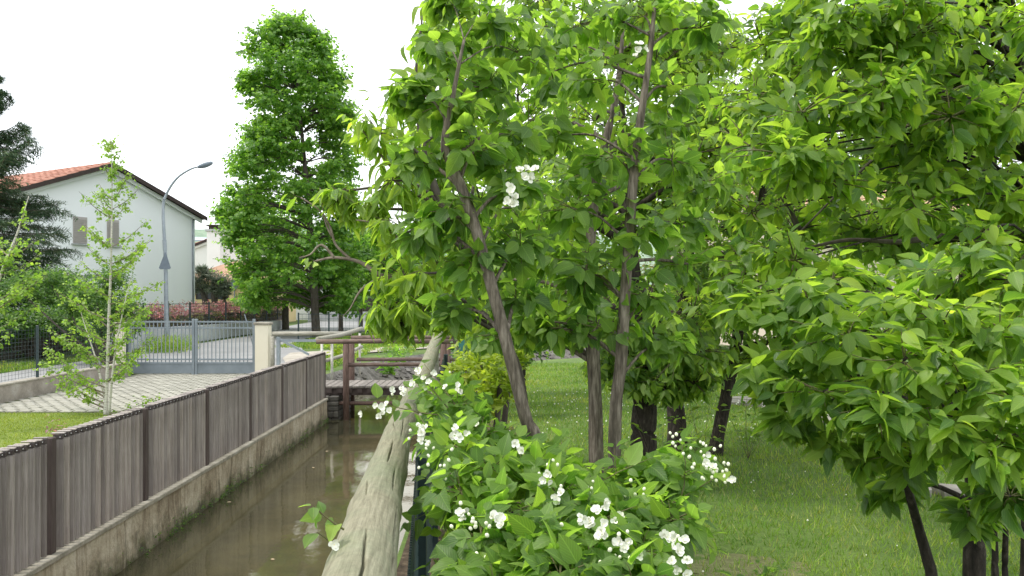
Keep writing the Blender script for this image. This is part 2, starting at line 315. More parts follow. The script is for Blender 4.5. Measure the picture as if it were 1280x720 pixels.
class MB:
    def __init__(s): s.V = []; s.Fc = []; s.n = 0
    def add(s, vs, fs):
        s.V += [tuple(v) for v in vs]; s.Fc += [tuple(i+s.n for i in f) for f in fs]; s.n += len(vs); return s
    def box(s, x0, x1, y0, y1, z0, z1, bev=0):
        if bev:
            b = bev
            vs = []; 
            for z, i in ((z0, b), (z0+b, 0), (z1-b, 0), (z1, b)):
                vs += [(x0+i+(b if i == 0 else 0)*0, y0+i, z), (x1-i, y0+i, z), (x1-i, y1-i, z), (x0+i, y1-i, z)]
            fs = [(3, 2, 1, 0), (12, 13, 14, 15)]
            for k in range(3):
                for j in range(4):
                    fs.append((4*k+j, 4*k+(j+1) % 4, 4*k+4+(j+1) % 4, 4*k+4+j))
            return s.add(vs, fs)
        vs = [(x, y, z) for z in (z0, z1) for x, y in ((x0, y0), (x1, y0), (x1, y1), (x0, y1))]
        return s.add(vs, [(3, 2, 1, 0), (4, 5, 6, 7), (0, 1, 5, 4), (1, 2, 6, 5), (2, 3, 7, 6), (3, 0, 4, 7)])
    def bar(s, a, b, w, h):
        a = Vector(a); b = Vector(b); d = (b-a).normalized()
        up = Vector((0, 0, 1)) if abs(d.z) < .95 else Vector((0, 1, 0))
        x = d.cross(up).normalized()*w/2; y = x.cross(d).normalized()*h/2
        vs = [p+q for p in (a, b) for q in (-x-y, x-y, x+y, -x+y)]
        return s.add(vs, [(3, 2, 1, 0), (4, 5, 6, 7), (0, 1, 5, 4), (1, 2, 6, 5), (2, 3, 7, 6), (3, 0, 4, 7)])
    def tube(s, pts, rad, n=8, jit=0, caps=True):
        pts = [Vector(p) for p in pts]; k = len(pts)
        if not hasattr(rad, '__len__'): rad = [rad]*k
        ref = Vector((.13, .31, 1)).normalized(); vs = []
        for i, p in enumerate(pts):
            d = (pts[min(i+1, k-1)]-pts[max(i-1, 0)]).normalized()
            r_ = ref if abs(d.dot(ref)) < .95 else Vector((1, 0, .1)).normalized()
            x = d.cross(r_).normalized(); y = d.cross(x)
            for j in range(n):
                a = 2*math.pi*j/n; rr = rad[i]*(1+jit*mnoise.noise(Vector((math.cos(a)*1.5, math.sin(a)*1.5, p.z*4+p.x*3+p.y))))
                vs.append(p+x*math.cos(a)*rr+y*math.sin(a)*rr)
        fs = [(i*n+j, i*n+(j+1) % n, (i+1)*n+(j+1) % n, (i+1)*n+j) for i in range(k-1) for j in range(n)]
        if caps: fs += [tuple(range(n-1, -1, -1)), tuple(range((k-1)*n, k*n))]
        return s.add(vs, fs)
    def poly(s, pts, z0, z1):
        n = len(pts); vs = [(x, y, z0) for x, y in pts]+[(x, y, z1) for x, y in pts]
        return s.add(vs, [tuple(range(n, 2*n)), tuple(range(n-1, -1, -1))]+[(i, (i+1) % n, n+(i+1) % n, n+i) for i in range(n)])
    def build(s, name, mat, parent=None, loc=None, smooth=False):
        pl = Vector(loc) if loc is not None else (WLOC[parent.name] if parent is not None else Vector((0, 0, 0)))
        V = np.array(s.V, dtype=float)-np.array(pl)
        me = bpy.data.meshes.new(name); me.from_pydata(V.tolist(), [], s.Fc); me.update()
        if smooth: me.polygons.foreach_set('use_smooth', [True]*len(me.polygons))
        return place(name, me, mat, parent, pl)
def smooth_path(pts, n=5):
    """pts: list of (Vector, r) -> denser Catmull path"""
    P = [np.array(list(p)+[r]) for p, r in pts]; out = []
    for i in range(len(P)-1):
        a, b, c, d = P[max(i-1, 0)], P[i], P[i+1], P[min(i+2, len(P)-1)]
        for k in range(n):
            t = k/n; out.append(.5*((2*b)+(c-a)*t+(2*a-5*b+4*c-d)*t*t+(3*b-a-3*c+d)*t**3))
    out.append(P[-1]); return [Vector(o[:3]) for o in out], [max(.001, o[3]) for o in out]

# ------------------------------------------------------------ leaves
def leaf_template(ny, half, fold=.16, curl=.18, serr=0):
    """half: list of (t, halfwidth fraction); returns verts (unit length along y), tris, uv"""
    V = []; UV = []; Fc = []
    for i, (t, h) in enumerate(half):
        z = -curl*t*t
        e = (serr if i % 2 else -serr)*(1 if 0 < t < 1 else 0)
        V += [(-h*(1+e), t+abs(e)*.02, z+fold*h), (0, t, z), (h*(1+e), t+abs(e)*.02, z+fold*h)]
        UV += [(.5-h, t), (.5, t), (.5+h, t)]
    for i in range(len(half)-1):
        a = 3*i; b = a+3
        for q in ((a, a+1, b+1), (a, b+1, b), (a+1, a+2, b+2), (a+1, b+2, b+1)): Fc.append(q)
    return np.array(V), np.array(Fc), np.array(UV)
def prof(fn, n): return [(i/n, fn(i/n)) for i in range(n+1)]
ov = lambda t: .5*(math.sin(math.pi*min(1, t**.72))**.8)*(1-.25*t)+.004
la = lambda t: .5*math.sin(math.pi*t**.85)**.9*(1-.1*t)+.004
TPL = {'ovate': (leaf_template(0, [(0, .01), (.07, .2), (.2, .42), (.4, .5), (.62, .41), (.83, .2), (1, .01)]), leaf_template(0, prof(ov, 9), serr=.05)),
       'long': (leaf_template(0, [(0, .01), (.22, .34), (.5, .5), (.8, .26), (1, .01)], curl=.3), leaf_template(0, prof(la, 9), curl=.3, serr=.02)),
       'small': (leaf_template(0, [(0, .02), (.45, .5), (1, .02)]), None),
       'needle': (leaf_template(0, [(0, .3), (1, .1)], fold=0, curl=.05), None)}
HI = {}
def unit(a): return a/np.maximum(np.linalg.norm(a, axis=-1, keepdims=True), 1e-9)

L_DEC = [True]
class Foliage:
    ALL = []
    def __init__(s, owner, tpl, width, mat, singles=300, name='foliage'):
        s.owner, s.tpl, s.width, s.mat, s.singles, s.name = owner, tpl, width, mat, singles, name
        s.dec = .9 if tpl == 'ovate' and L_DEC[0] else .3; s.P = []; s.D = []; s.Nn = []; s.L = []; s.tw = MB(); Foliage.ALL.append(s)
    def shoot(s, a, b, n, L, droop=.3, sag=.1, out=None, t0=.2, twig=.003, spread=.85, up=.8, jit=.35, tip=True, taper=.35):
        a = np.array(a, float); b = np.array(b, float); ln = np.linalg.norm(b-a)
        mid = (a+b)/2+np.array([0, 0, sag*ln])+rng.normal(0, .06*ln, 3)
        t = np.linspace(t0, 1, n); tt = np.repeat(t, 2)
        pos = ((1-tt)**2)[:, None]*a+(2*tt*(1-tt))[:, None]*mid+(tt**2)[:, None]*b
        tan = unit((2*(1-tt))[:, None]*(mid-a)+(2*tt)[:, None]*(b-mid))
        side = unit(np.cross(tan, np.array([0, 0, 1.])+rng.normal(0, .3, 3)))
        sg = np.tile([1., -1.], n)[:, None]
        # decussate: rotate alternate pairs
        alt = unit(np.cross(side, tan)); ang = np.repeat(np.arange(n) % 2, 2)[:, None]*s.dec+rng.normal(0, .25, (2*n, 1))
        side = side*np.cos(ang)+alt*np.sin(ang)
        d = unit(tan*.55+side*sg*spread+rng.normal(0, .22, (2*n, 3))+np.array([0, 0, -droop]))
        o_ = out if out is not None else np.zeros(3)
        nr = np.array([0, 0, up])+np.array(o_)*.6+rng.normal(0, jit, (2*n, 3))
        nr = unit(nr-d*np.sum(nr*d, 1)[:, None])
        l = L*(1-taper*tt**2*rng.random(2*n))*rng.uniform(.5, 1.2, 2*n)
        s.P.append(pos+d*L*.12); s.D.append(d); s.Nn.append(nr); s.L.append(l)
        if twig:
            q = [Vector(tuple((1-x)**2*a+2*x*(1-x)*mid+x*x*b)) for x in (0, .33, .66, 1)]
            s.tw.tube(q, [twig, twig*.85, twig*.65, twig*.4], 4, caps=False)
    def arrays(s):
        return [np.concatenate(x) for x in (s.P, s.D, s.Nn, s.L)]

def build_foliage():
    data = []
    W, H, BN = 1280, 720, 7
    near = {}
    for k, f in enumerate(Foliage.ALL):
        if not f.P: data.append(None); continue
        P, D, Nn, L = f.arrays(); data.append((P, D, Nn, L))
        c = P+D*L[:, None]*.5; y = np.maximum(c[:, 1], .05)
        u = CU+F*c[:, 0]/y; v = CV-F*(c[:, 2]-CAMZ)/y; px = L*F/y
        ok = (u > 0) & (u < W) & (v > 0) & (v < H) & (c[:, 1] > .3)
        for i in np.nonzero(ok)[0]:
            key = (int(u[i]//BN), int(v[i]//BN)); cur = near.get(key)
            if cur is None or y[i] < cur[0]: near[key] = (y[i], k, i, px[i])
    pick = {}
    for (yy, k, i, px) in near.values():
        if px >= 9 and Foliage.ALL[k].singles: pick.setdefault(k, {})[i] = px
    tot = 0
    for k, f in enumerate(Foliage.ALL):
        if data[k] is None: continue
        P, D, Nn, L = data[k]; S = np.cross(D, Nn)
        chosen = sorted(pick.get(k, {}), key=lambda i: -pick[k][i])[:f.singles]
        mask = np.ones(len(P), bool); mask[chosen] = False
        base = np.array(WLOC[f.owner.name])
        (tv, tf_, tuv), hi = TPL[f.tpl]
        if chosen:
            key = (f.tpl, f.width, f.mat.name)
            if key not in HI:
                hv, hf, hu = hi if hi else (tv, tf_, tuv)
                HI[key] = []
                for q in range(4):
                    vv = hv.copy(); vv[:, 0] *= f.width
                    vv[:, 2] = vv[:, 2]*(1+.5*(q-1))+.015*np.sin(vv[:, 1]*(8+3*q)+q)*(abs(vv[:, 0]) > .05)
                    vv[:, 0] += .05*(q-1.5)*vv[:, 1]**2
                    me = mesh_from('leaf', vv, hf, True, hu); me.materials.append(f.mat); HI[key].append(me)
            for i in chosen:
                o = bpy.data.objects.new('leaf', HI[key][i % 4])
                l = L[i]; COL.objects.link(o); o.parent = f.owner
                m = Matrix(((S[i][0]*l, D[i][0]*l, Nn[i][0]*l, P[i][0]-base[0]), (S[i][1]*l, D[i][1]*l, Nn[i][1]*l, P[i][1]-base[1]),
                            (S[i][2]*l, D[i][2]*l, Nn[i][2]*l, P[i][2]-base[2]), (0, 0, 0, 1)))
                o.matrix_local = m
        P, D, Nn, S, L = P[mask], D[mask], Nn[mask], S[mask], L[mask]
        n = len(P); nv = len(tv)
        if n:
            X = (tv[None, :, 0, None]*f.width*S[:, None]+tv[None, :, 1, None]*D[:, None]+tv[None, :, 2, None]*Nn[:, None])*L[:, None, None]+P[:, None]
            Fc = (tf_[None]+(np.arange(n)*nv)[:, None, None]).reshape(-1, 3)
            me = mesh_from(f.name, X.reshape(-1, 3)-base, Fc, True, np.tile(tuv, (n, 1)))
            o = place(f.name, me, f.mat, f.owner, WLOC[f.owner.name]); o['kind'] = 'stuff'
            tot += len(Fc)
        if f.tw.n:
            o = f.tw.build('twigs', M['twigdark'] if f.tpl in ('long', 'small') else M['twig'], f.owner, smooth=True); o['kind'] = 'stuff'
            tot += len(f.tw.Fc)*2
    print('foliage tris', tot)

def blob_tree(name, label, cat, base, trunk, blobs, tpl, width, leafmat_, L, bark, group=None, pairs=4, shoots=14, droop=.35, sag=.05,
              up=.8, jit=.35, twig=.003, limb_r=.012, singles=300, owner=None, outw=1.0, reach=1.0, t0=.25, limbs=True, spread=.85, drop_tip=0):
    """trunk: [(Vector, r)...]; blobs: [(centre Vector, (rx, ry, rz))]"""
    root = owner or thing(name, label, cat, base, group)
    if trunk:
        P, Rr = smooth_path(trunk, 6); m = MB().tube(P, Rr, 14, jit=.16); m.build('trunk', bark, root, smooth=True)
    f = Foliage(root, tpl, width, leafmat_, singles)
    lb = MB()
    for c, r in blobs:
        c = Vector(c)
        if trunk and limbs:
            best = min(range(len(P)), key=lambda i: (P[i]-c).length + max(0, P[i].z-c.z+.1)*2)
            q = P[best]; ln = (c-q).length
            if ln > .03:
                mid = (q+c)/2+Vector((0, 0, .12*ln))
                r0 = min(Rr[best]*.55, limb_r)*(1 if ln < 1.1 or c.y > 20 else .55)
                pp, rr = smooth_path([(q, r0), (mid+Vector((R.uniform(-1, 1), R.uniform(-1, 1), 0))*.05*ln, r0*.75), (c, r0*.45)], 4)
                (lb if c.y > 20 else MB()).tube(pp, rr, 6, jit=.3, caps=False) if c.y > 20 else MB().tube(pp, rr, 6, jit=.3).build('branch', bark, root, smooth=True)
        rm = max(r)
        for _ in range(shoots):
            d = unit(rng.normal(0, 1, 3)); d[2] = d[2]*.8+.12
            a = np.array(c)+d*np.array(r)*rng.uniform(0, .35)
            e = np.array(c)+d*np.array(r)*rng.uniform(.65, 1.1)*reach+np.array([0, 0, -drop_tip*rm])
            f.shoot(a, e, pairs, L, droop, sag, d*outw, t0, twig, up=up, jit=jit, spread=spread)
    if lb.n: lb.build('branches', bark, root, smooth=True)['kind'] = 'stuff'
    return root, f
def B(u, v, Y, ru, rv, rd=None):
    c = at(u, v, Y); a = ru/F*Y; b = rv/F*Y
    return (c, (a, rd if rd else (a+b)/2, b))

# ------------------------------------------------------------ ground, road, canal
WZ, LZ, FZ = -.74, -.20, -.28      # water, left ground, foot of slat fence
Lb = [(-3.60, -30), (-3.60, 15.4), (-3.75, 16.9), (-4.3, 19.2), (-3.9, 23), (-2.6, 26.5), (0, 28.6), (8, 32), (30, 38), (60, 42)]
Rb = [(-.62, -30), (-.66, 5), (-.80, 12), (-1.0, 17), (-.6, 19.3), (1.5, 21.5), (8, 25), (30, 31), (60, 35)]
def sheet(name, pts, z, mat, label=None):
    me = bpy.data.meshes.new(name); me.from_pydata([(x, y, z) for x, y in pts], [], [tuple(range(len(pts)))]); me.update()
    o = place(name, me, mat); o['kind'] = 'structure'
    if label: o['label'] = label
    return o
sheet('ground', [(-1500, -300), (-3.60, -300)]+Lb+[(60, -300), (1500, -300), (1500, 2500), (-1500, 2500)], LZ-.02, M['earth'])
sheet('canal_bed', [(-6, -60), (2, -60), (2, 22), (60, 30), (60, 45), (-6, 45)], -1.05, M['mulch'])
sheet('canal_water', [(-5, -60), (1, -60), (1, 20), (60, 30), (60, 44), (-5, 40)], WZ, M['water'])
sheet('left_lawn', [(-8.7, 4), (-3.62, 4), (-3.62, 15.3), (-5.2, 13.3), (-6.2, 12.85), (-8.7, 12.75)], LZ, M['leftlawn'])
sheet('road', [(-12.1, -60), (-9.0, -60), (-9.0, 19.4), (-5.75, 19.4), (-5.6, 23), (-7.2, 29), (-8.8, 36), (-8.2, 43), (-3, 47), (14, 52), (14, 62), (-14.5, 62), (-13.6, 50), (-12.1, 40)], LZ+.012, M['asphalt'])
sheet('footpath', [(-5.6, 22.6), (-5.9, 25.2), (-4.5, 26.6), (-3.0, 28.6), (-.5, 31), (-.5, 32.5), (-4, 30), (-7.0, 26.6), (-6.6, 24.2), (-5.7, 21.4)], LZ+.02, M['gravel'])

# garden lawn on the right: gentle relief, clipped to the right bank of the canal
def garden():
    pts = Rb+[(60, -30)]
    me = bpy.data.meshes.new('garden_lawn'); me.from_pydata([(x, y, 0) for x, y in pts], [], [tuple(range(len(pts)))]); me.update()
    o = place('garden_lawn', me, M['lawn']); o['kind'] = 'structure'
garden()

M['soil'] = surf('dark_shading_soil', [(.3, (.025, .018, .010)), (.5, (.07, .05, .03)), (.7, (.16, .12, .075))], 12, .95, bs=.8, bd=.02, fine=60)
sheet('shading_bed', [(-.60, -1), (-.63, 5), (-.75, 11), (.1, 10.8), (.5, 6), (1.15, 3.6), (1.25, 2.4), (1.0, .8), (.6, -1)], .004, M['soil'], 'dark soil sheet added as shading under the mock orange bush beside the rail')  # dark ground sheet added as shading, darkens the strip beside the rail

# ------------------------------------------------------------ canal walls
def rough_panel(x0, y0, y1, z0, z1, thick, face, amp=.012, ny=None, nz=10):
    """wall block whose canal face (x0) is uneven; face=+1 looks to +x"""
    ny = ny or max(6, int((y1-y0)*9)); V = []; Fc = []
    for i in range(ny+1):
        for j in range(nz+1):
            y = y0+(y1-y0)*i/ny; z = z0+(z1-z0)*j/nz
            e = mnoise.fractal(Vector((y*1.6, z*2.4, 3.1)), 1, 2, 4)*amp*(1+1.6*(1-j/nz))
            edge = .008 if (i in (0, ny)) else 0
            V.append((x0+face*(e-edge), y, z))
    for i in range(ny):
        for j in range(nz):
            a = i*(nz+1)+j; q = (a, a+nz+1, a+nz+2, a+1); Fc.append(q if face > 0 else q[::-1])
    m = MB().add(V, Fc); xb = x0-face*thick; xf = x0-face*.02
    m.box(min(xb, xf), max(xb, xf), y0+.001, y1-.001, z0, z1-.001); return m
cw = thing('canal_wall', 'low stained concrete canal wall under the slatted wooden fence', 'wall', (-3.4, 5, -1.1))
ys = [-2, 1.2, 4.2, 7.1, 9.9, 12.6, 15.38]
for a, b in zip(ys[:-1], ys[1:]):
    rough_panel(-3.33, a+.004, b-.004, -1.1, FZ-.045, .26, 1).build('panel', M['canalwall'], cw, smooth=True)
for a, b in zip(ys[:-1], ys[1:]):
    MB().box(-3.60, -3.318, a+.003, b-.003, FZ-.044, FZ, .006).build('coping', M['coping'], cw)
rw = thing('canal_wall', 'concrete canal bank wall below the thick log handrail', 'wall', (-.75, 2, -1.1))
for (ax, ay), (bx, by) in zip([(-.62, -6), (-.64, 2), (-.66, 5), (-.80, 12)], [(-.64, 2), (-.66, 5), (-.80, 12), (-1.0, 17)]):
    m = MB(); m.add([(ax, ay, -1.1), (bx, by, -1.1), (bx, by, -.004), (ax, ay, -.004), (ax+.3, ay, -1.1), (bx+.3, by, -1.1), (bx+.3, by, -.004), (ax+.3, ay, -.004)],
          [(0, 3, 2, 1), (3, 7, 6, 2), (4, 5, 6, 7), (0, 4, 7, 3), (1, 2, 6, 5), (0, 1, 5, 4)]); m.build('panel', M['canalwall'], rw)

# ------------------------------------------------------------ slatted fence
fence = thing('slat_fence', 'greyed wooden louvre slat fence on the canal wall', 'fence', (-3.40, 10, FZ))
FT = .60
posts = [4.46+.0, 6.03, 7.62, 9.21, 10.79, 12.36, 13.89, 15.36]
def box_mesh(name, x, y, z, mats=None):
    m = MB().box(-x/2, x/2, -y/2, y/2, 0, z, min(x, y)*.12)
    me = bpy.data.meshes.new(name); me.from_pydata(m.V, [], m.Fc); me.update(); return me
sm = box_mesh('slat', .076, .021, FT-FZ-.05)
bmh = box_mesh('bracket', .070, .026, .034)
scm = bpy.data.meshes.new('screw'); _s = MB().tube([(0, 0, 0), (0, -.004, 0)], .0042, 8); scm.from_pydata(_s.V, [], _s.Fc)
pm = box_mesh('post', .075, .062, FT-FZ-.002)
capm = box_mesh('cap', .100, .034, .010)
for me, mt in ((sm, 'slat'), (bmh, 'capdark'), (scm, 'screw'), (pm, 'slatdark'), (capm, 'slat')): me.materials.append(M[mt])
rot = math.radians(7)
def inst(name, me, parent, loc, rz=0, tilt=0):
    o = bpy.data.objects.new(name, me); COL.objects.link(o); pl = WLOC[parent.name]
    o.parent = parent; o.location = Vector(loc)-pl; o.rotation_euler = (tilt, 0, rz); WLOC[o.name] = Vector(loc); return o
for p in posts: inst('post', pm, fence, (-3.405, p, FZ))
for a, b in zip(posts[:-1], posts[1:]):
    n = 18
    for k in range(n):
        y = a+.075+(b-a-.15)*(k+.5)/n
        s = inst('slat', sm, fence, (-3.40+R.uniform(-.002, .002), y, FZ+.012), rot+R.uniform(-.03, .03), R.uniform(-.004, .004))
        s.scale.z = 1+R.uniform(-.003, .003)
        c, sn = math.cos(rot), math.sin(rot)
        br = bpy.data.objects.new('bracket', bmh); COL.objects.link(br); br.parent = s; br.location = (.002, -.004, FT-FZ-.046)
        sc_ = bpy.data.objects.new('screw', scm); COL.objects.link(sc_); sc_.parent = s; sc_.location = (.018, -.016, FT-FZ-.030)
        cp = bpy.data.objects.new('cap', capm); COL.objects.link(cp); cp.parent = s; cp.location = (0, -.002, FT-FZ-.006)
MB().box(-3.485, -3.455, 4.3, 15.38, FZ+.09, FZ+.13).build('rail', M['slatdark'], fence)
MB().box(-3.485, -3.455, 4.3, 15.38, FT-.12, FT-.08).build('rail', M['slatdark'], fence)

# ------------------------------------------------------------ log handrail in the foreground
hr = thing('log_handrail', 'thick weathered round log handrail running along the canal', 'handrail', (-.35, 3, 0))
CR = [(.30, .10, .62, .006, .022), (1.2, .47, .93, .009, .03), (-.25, .9, 1.15, .004, .018), (.75, 1.02, 1.32, .006, .02), (.2, 1.35, 1.8, .007, .02), (1.15, 1.5, 2.3, .004, .018), (.5, 1.9, 2.5, .005, .018), (-.1, 2.1, 2.35, .004, .015), (.9, 2.6, 3.1, .005, .016), (.1, 2.7, 3.4, .005, .016)]
def make_log(a, b, r0, r1, s0, nS, nT, whorls, crk=True, bend=.0):
    a = np.array(a); b = np.array(b); ln = np.linalg.norm(b-a); d = (b-a)/ln
    x = np.cross(d, [0, 0, 1]); x /= np.linalg.norm(x); y = np.cross(x, d)
    V = []; UV = []
    for i in range(nS+1):
        s = ln*i/nS; S = s+s0
        cpos = a+d*s+y*bend*math.sin(math.pi*i/nS)+x*.006*mnoise.noise(Vector((S*1.3, 0, 0)))
        for j in range(nT):
            th = 2*math.pi*j/nT      # th=0 -> +x (away from canal), pi/2 -> up
            r = r0+(r1-r0)*i/nS
            r += .0018*mnoise.noise(Vector((math.cos(th)*1.2, math.sin(th)*1.2, S*2.0)))+.0012*mnoise.noise(Vector((math.cos(th)*7, math.sin(th)*7, S*5)))
            for wS, wa in whorls:
                q = (S-wS+.02*math.sin(th*2+wS*5))/.05; r += wa*math.exp(-q*q)*(.7+.5*mnoise.noise(Vector((math.cos(th)*2, math.sin(th)*2, wS*9))))
            if crk:
                for (t0_, c0, c1, wd, dp) in CR:
                    if c0-.05 < S < c1+.05:
                        k = (S-c0)/(c1-c0); env = max(0, math.sin(math.pi*min(1, max(0, k))))**.5
                        tc_ = math.pi/2-t0_+.05+.05*math.sin(S*9+t0_*7)+.035*mnoise.noise(Vector((S*14, t0_*9, 0)))+(k-.5)*.22
                        dt = abs((th-tc_+math.pi) % (2*math.pi)-math.pi)*r0
                        if dt < wd*1.5: r -= dp*env*max(0, 1-dt/(wd*env*.62+1e-4))
            end = min(i, nS-i)
            if end < 3: r -= (.008, .003, .001)[end]
            V.append(tuple(cpos+x*math.cos(th)*r+y*math.sin(th)*r)); UV.append((j/nT, S))
    Fc = [(i*nT+j, (i+1)*nT+j, (i+1)*nT+(j+1) % nT, i*nT+(j+1) % nT) for i in range(nS) for j in range(nT)]
    Vn = np.array(V)-np.array(WLOC[hr.name])
    me = mesh_from('log', Vn, np.array(Fc), True, np.array(UV))
    o = place('log', me, M['log'], hr, WLOC[hr.name])
    cap = MB(); cap.add(V[:nT], [tuple(range(nT-1, -1, -1))]).add(V[-nT:], [tuple(range(nT))]); cap.build('log_end', M['log'], hr)
pA, pB_, pC = at(452, 705, 1.5), at(499, 536, 3.42), at(548, 418, 9.6)
dirAB = (pB_-pA).normalized()
make_log(pA-dirAB*.95, pB_, .067, .055, -.35, 520, 210, [(.56, .003), (.98, .005), (1.55, .005), (2.35, .004), (3.0, .004)])
dBC = (pC-pB_).normalized()
make_log(pB_+dBC*.035+Vector((0, 0, -.006)), pC, .056, .060, 3.6, 260, 60, [(4.6, .005), (5.8, .006), (7.2, .005), (8.5, .006)], crk=False, bend=-.03)
for t, p0, p1 in ((0, pB_+(pC-pB_)*.34, None), (0, pB_+(pC-pB_)*.68, None)):
    m = MB().tube([(p0.x+.015, p0.y, 0), (p0.x+.015, p0.y, p0.z-.045)], .045, 12, jit=.1); m.build('post', M['greywood'], hr, smooth=True)

# green mesh fence right of the handrail
gf = thing('mesh_fence', 'dark green wire mesh fence standing right of the log handrail', 'fence', (-.2, 3, 0))
def railx(y):
    return (pA.x+(pB_.x-pA.x)*(y-pA.y)/(pB_.y-pA.y)) if y < pB_.y else (pB_.x+(pC.x-pB_.x)*(y-pB_.y)/(pC.y-pB_.y))
for y in (.62, 1.62, 3.3, 5.2, 7.2, 9.2):
    x = railx(y)+.095; MB().box(x-.022, x+.022, y-.02, y+.02, 0, 1.0, .004).build('post', M['darksteel'], gf)
wm = MB()
for k in range(int((9.3-.6)/.022)):
    y = .62+k*.022; x = railx(y)+.078; wm.bar((x, y, .05), (x, y, .985), .007, .007)
for j in range(20):
    z = .06+j*.048
    for y0, y1 in ((.62, 3.42), (3.42, 9.3)): wm.bar((railx(y0)+.082, y0, z), (railx(y1)+.082, y1, z), .004, .004)
o = wm.build('wire_mesh', M['darksteel'], gf); o['kind'] = 'stuff'
tp = thing('fence_post', 'teal painted steel post at the far end of the log handrail', 'post', (gx(577, 8), 8.0, 0))
MB().box(gx(577, 8)-.028, gx(577, 8)+.028, 7.98, 8.03, 0, 1.62, .004).build('post', M['teal'], tp)
MB().box(gx(577, 8)-.034, gx(577, 8)+.034, 7.97, 8.04, 1.622, 1.64, .004).build('cap', M['teal'], tp)

# ------------------------------------------------------------ wooden footbridge
br = thing('footbridge', 'small brown wooden footbridge with round rails over the canal', 'bridge', (-2.2, 16.2, -.1))
xa, xb = -3.72, -1.0
for Y in (15.62, 16.95):
    zt = .79 if Y < 16 else .80
    MB().tube([(xa+.12 if Y < 16 else xa+.55, Y, zt), (-2.3, Y, zt+.008), (xb+.2, Y, zt)], .045, 10, jit=.12).build('top_rail', M['bridge'], br, smooth=True)
    MB().tube([(-3.05, Y, .34), (-2, Y, .345), (xb+.1, Y, .34)], .04, 10, jit=.12).build('middle_rail', M['bridge'], br, smooth=True)
for x, Y, zb in ((-3.02, 15.62, -1.0), (-3.16, 16.95, -.9), (-1.12, 15.62, -.9), (-1.12, 16.95, -.9)):
    MB().tube([(x, Y, zb), (x, Y, 0), (x, Y, .745)], .062, 12, jit=.1).build('post', M['bridgepost'], br, smooth=True)
x = xa
while x < xb:
    MB().box(x, x+.118, 15.70+R.uniform(-.015, .015), 16.86, -.13, -.09+R.uniform(0, .008), .006).build('plank', M['decking'], br); x += .132
for Y in (15.80, 16.3, 16.75): MB().box(xa, xb, Y-.05, Y+.05, -.27, -.133, .006).build('beam', M['slatdark'], br)
MB().tube([(-3.5, 15.68, -.42), (xb, 15.68, -.42)], .04, 8, jit=.1).build('cross_beam', M['bridgepost'], br, smooth=True)
x = xa+.1
while x < xb:
    MB().box(x, x+.10, 15.70, 15.745, -.22, -.135).build('joist_end', M['slatdark'], br); x += .20
# stone abutments
for (x0, x1, lab) in ((-3.72, -3.16, 'stone block abutment below the left end of the footbridge'), (-1.1, -.8, 'stone abutment below the right end of the footbridge')):
    ab = thing('stone_abutment', lab, 'abutment', ((x0+x1)/2, 16, -1.1))
    z = -1.1
    while z < -.30:
        h = R.uniform(.09, .14); x = x0; 
        while x < x1-.02:
            wd = min(R.uniform(.14, .26), x1-x); MB().box(x+.006, x+wd-.006, 15.56+R.uniform(-.03, .02), 16.9, z+.005, z+h-.005, .012).build('stone', M['rubble'], ab); x += wd
        z += h

# rubble banks beyond the bridge
def bank(name, top, bot, zt, label):
    n = 60; V = []; Fc = []
    def along(pl, t):
        s = t*(len(pl)-1); i = min(int(s), len(pl)-2); k = s-i; return (pl[i][0]*(1-k)+pl[i+1][0]*k, pl[i][1]*(1-k)+pl[i+1][1]*k)
    K = 8
    for i in range(n+1):
        a = along(top, i/n); b = along(bot, i/n)
        for j in range(K+1):
            t = j/K; x, y = a[0]*(1-t)+b[0]*t, a[1]*(1-t)+b[1]*t
            e = mnoise.fractal(Vector((x*1.5, y*1.5, 1)), 1, 2, 3)*.10*(1 if 0 < j < K else 0)
            V.append((x, y, zt*(1-t)+(-1.1)*t+e))
    for i in range(n):
        for j in range(K): a = i*(K+1)+j; Fc.append((a, a+1, a+K+2, a+K+1))
    me = mesh_from(name, V, np.array(Fc), False); o = place(name, me, M['rubble']); tag(o, label, kind='structure')
    # loose stones
    m = MB()
    for _ in range(900):
        i = R.randrange(n); j = R.uniform(.05, .85); a = along(top, (i+R.random())/n); b = along(bot, (i+.5)/n)
        x, y, z = a[0]*(1-j)+b[0]*j, a[1]*(1-j)+b[1]*j, zt*(1-j)-1.1*j
        r = R.uniform(.05, .13); vs = []
        for q in ((-1, 0, 0), (1, 0, 0), (0, -1, 0), (0, 1, 0), (0, 0, -1), (0, 0, 1), (.7, .7, .5), (-.7, -.7, .5), (.7, -.7, -.1), (-.7, .7, -.1)):
            vs.append((x+q[0]*r*R.uniform(.7, 1.2), y+q[1]*r*R.uniform(.7, 1.2), z+q[2]*r*R.uniform(.5, .8)))
        m.add(vs, [(5, 7, 2), (5, 2, 8), (5, 8, 1), (5, 1, 6), (5, 6, 3), (5, 3, 9), (5, 9, 0), (5, 0, 7), (4, 2, 7), (4, 8, 2), (4, 1, 8), (4, 6, 1), (4, 3, 6), (4, 9, 3), (4, 0, 9), (4, 7, 0)])
    s = m.build('rubble', M['rubble'], o); s['kind'] = 'stuff'
    return o
bank('far_bank', [(-3.75, 16.9), (-4.3, 19.2), (-3.9, 23), (-2.6, 26.5), (0, 28.6), (8, 32)], [(-3.45, 16.9), (-3.7, 19.2), (-3.0, 22), (-1.6, 24.2), (.7, 26), (8.5, 29.5)], LZ-.02, 'sloping rubble stone bank of the canal beyond the bridge')
bank('near_bank', [(-1.0, 17), (-.6, 19.3), (1.5, 21.5), (8, 25)], [(-1.2, 17), (-1.1, 19.8), (1.2, 22.4), (7.8, 26)], -.004, 'rubble bank where the canal bends right behind the orchard')

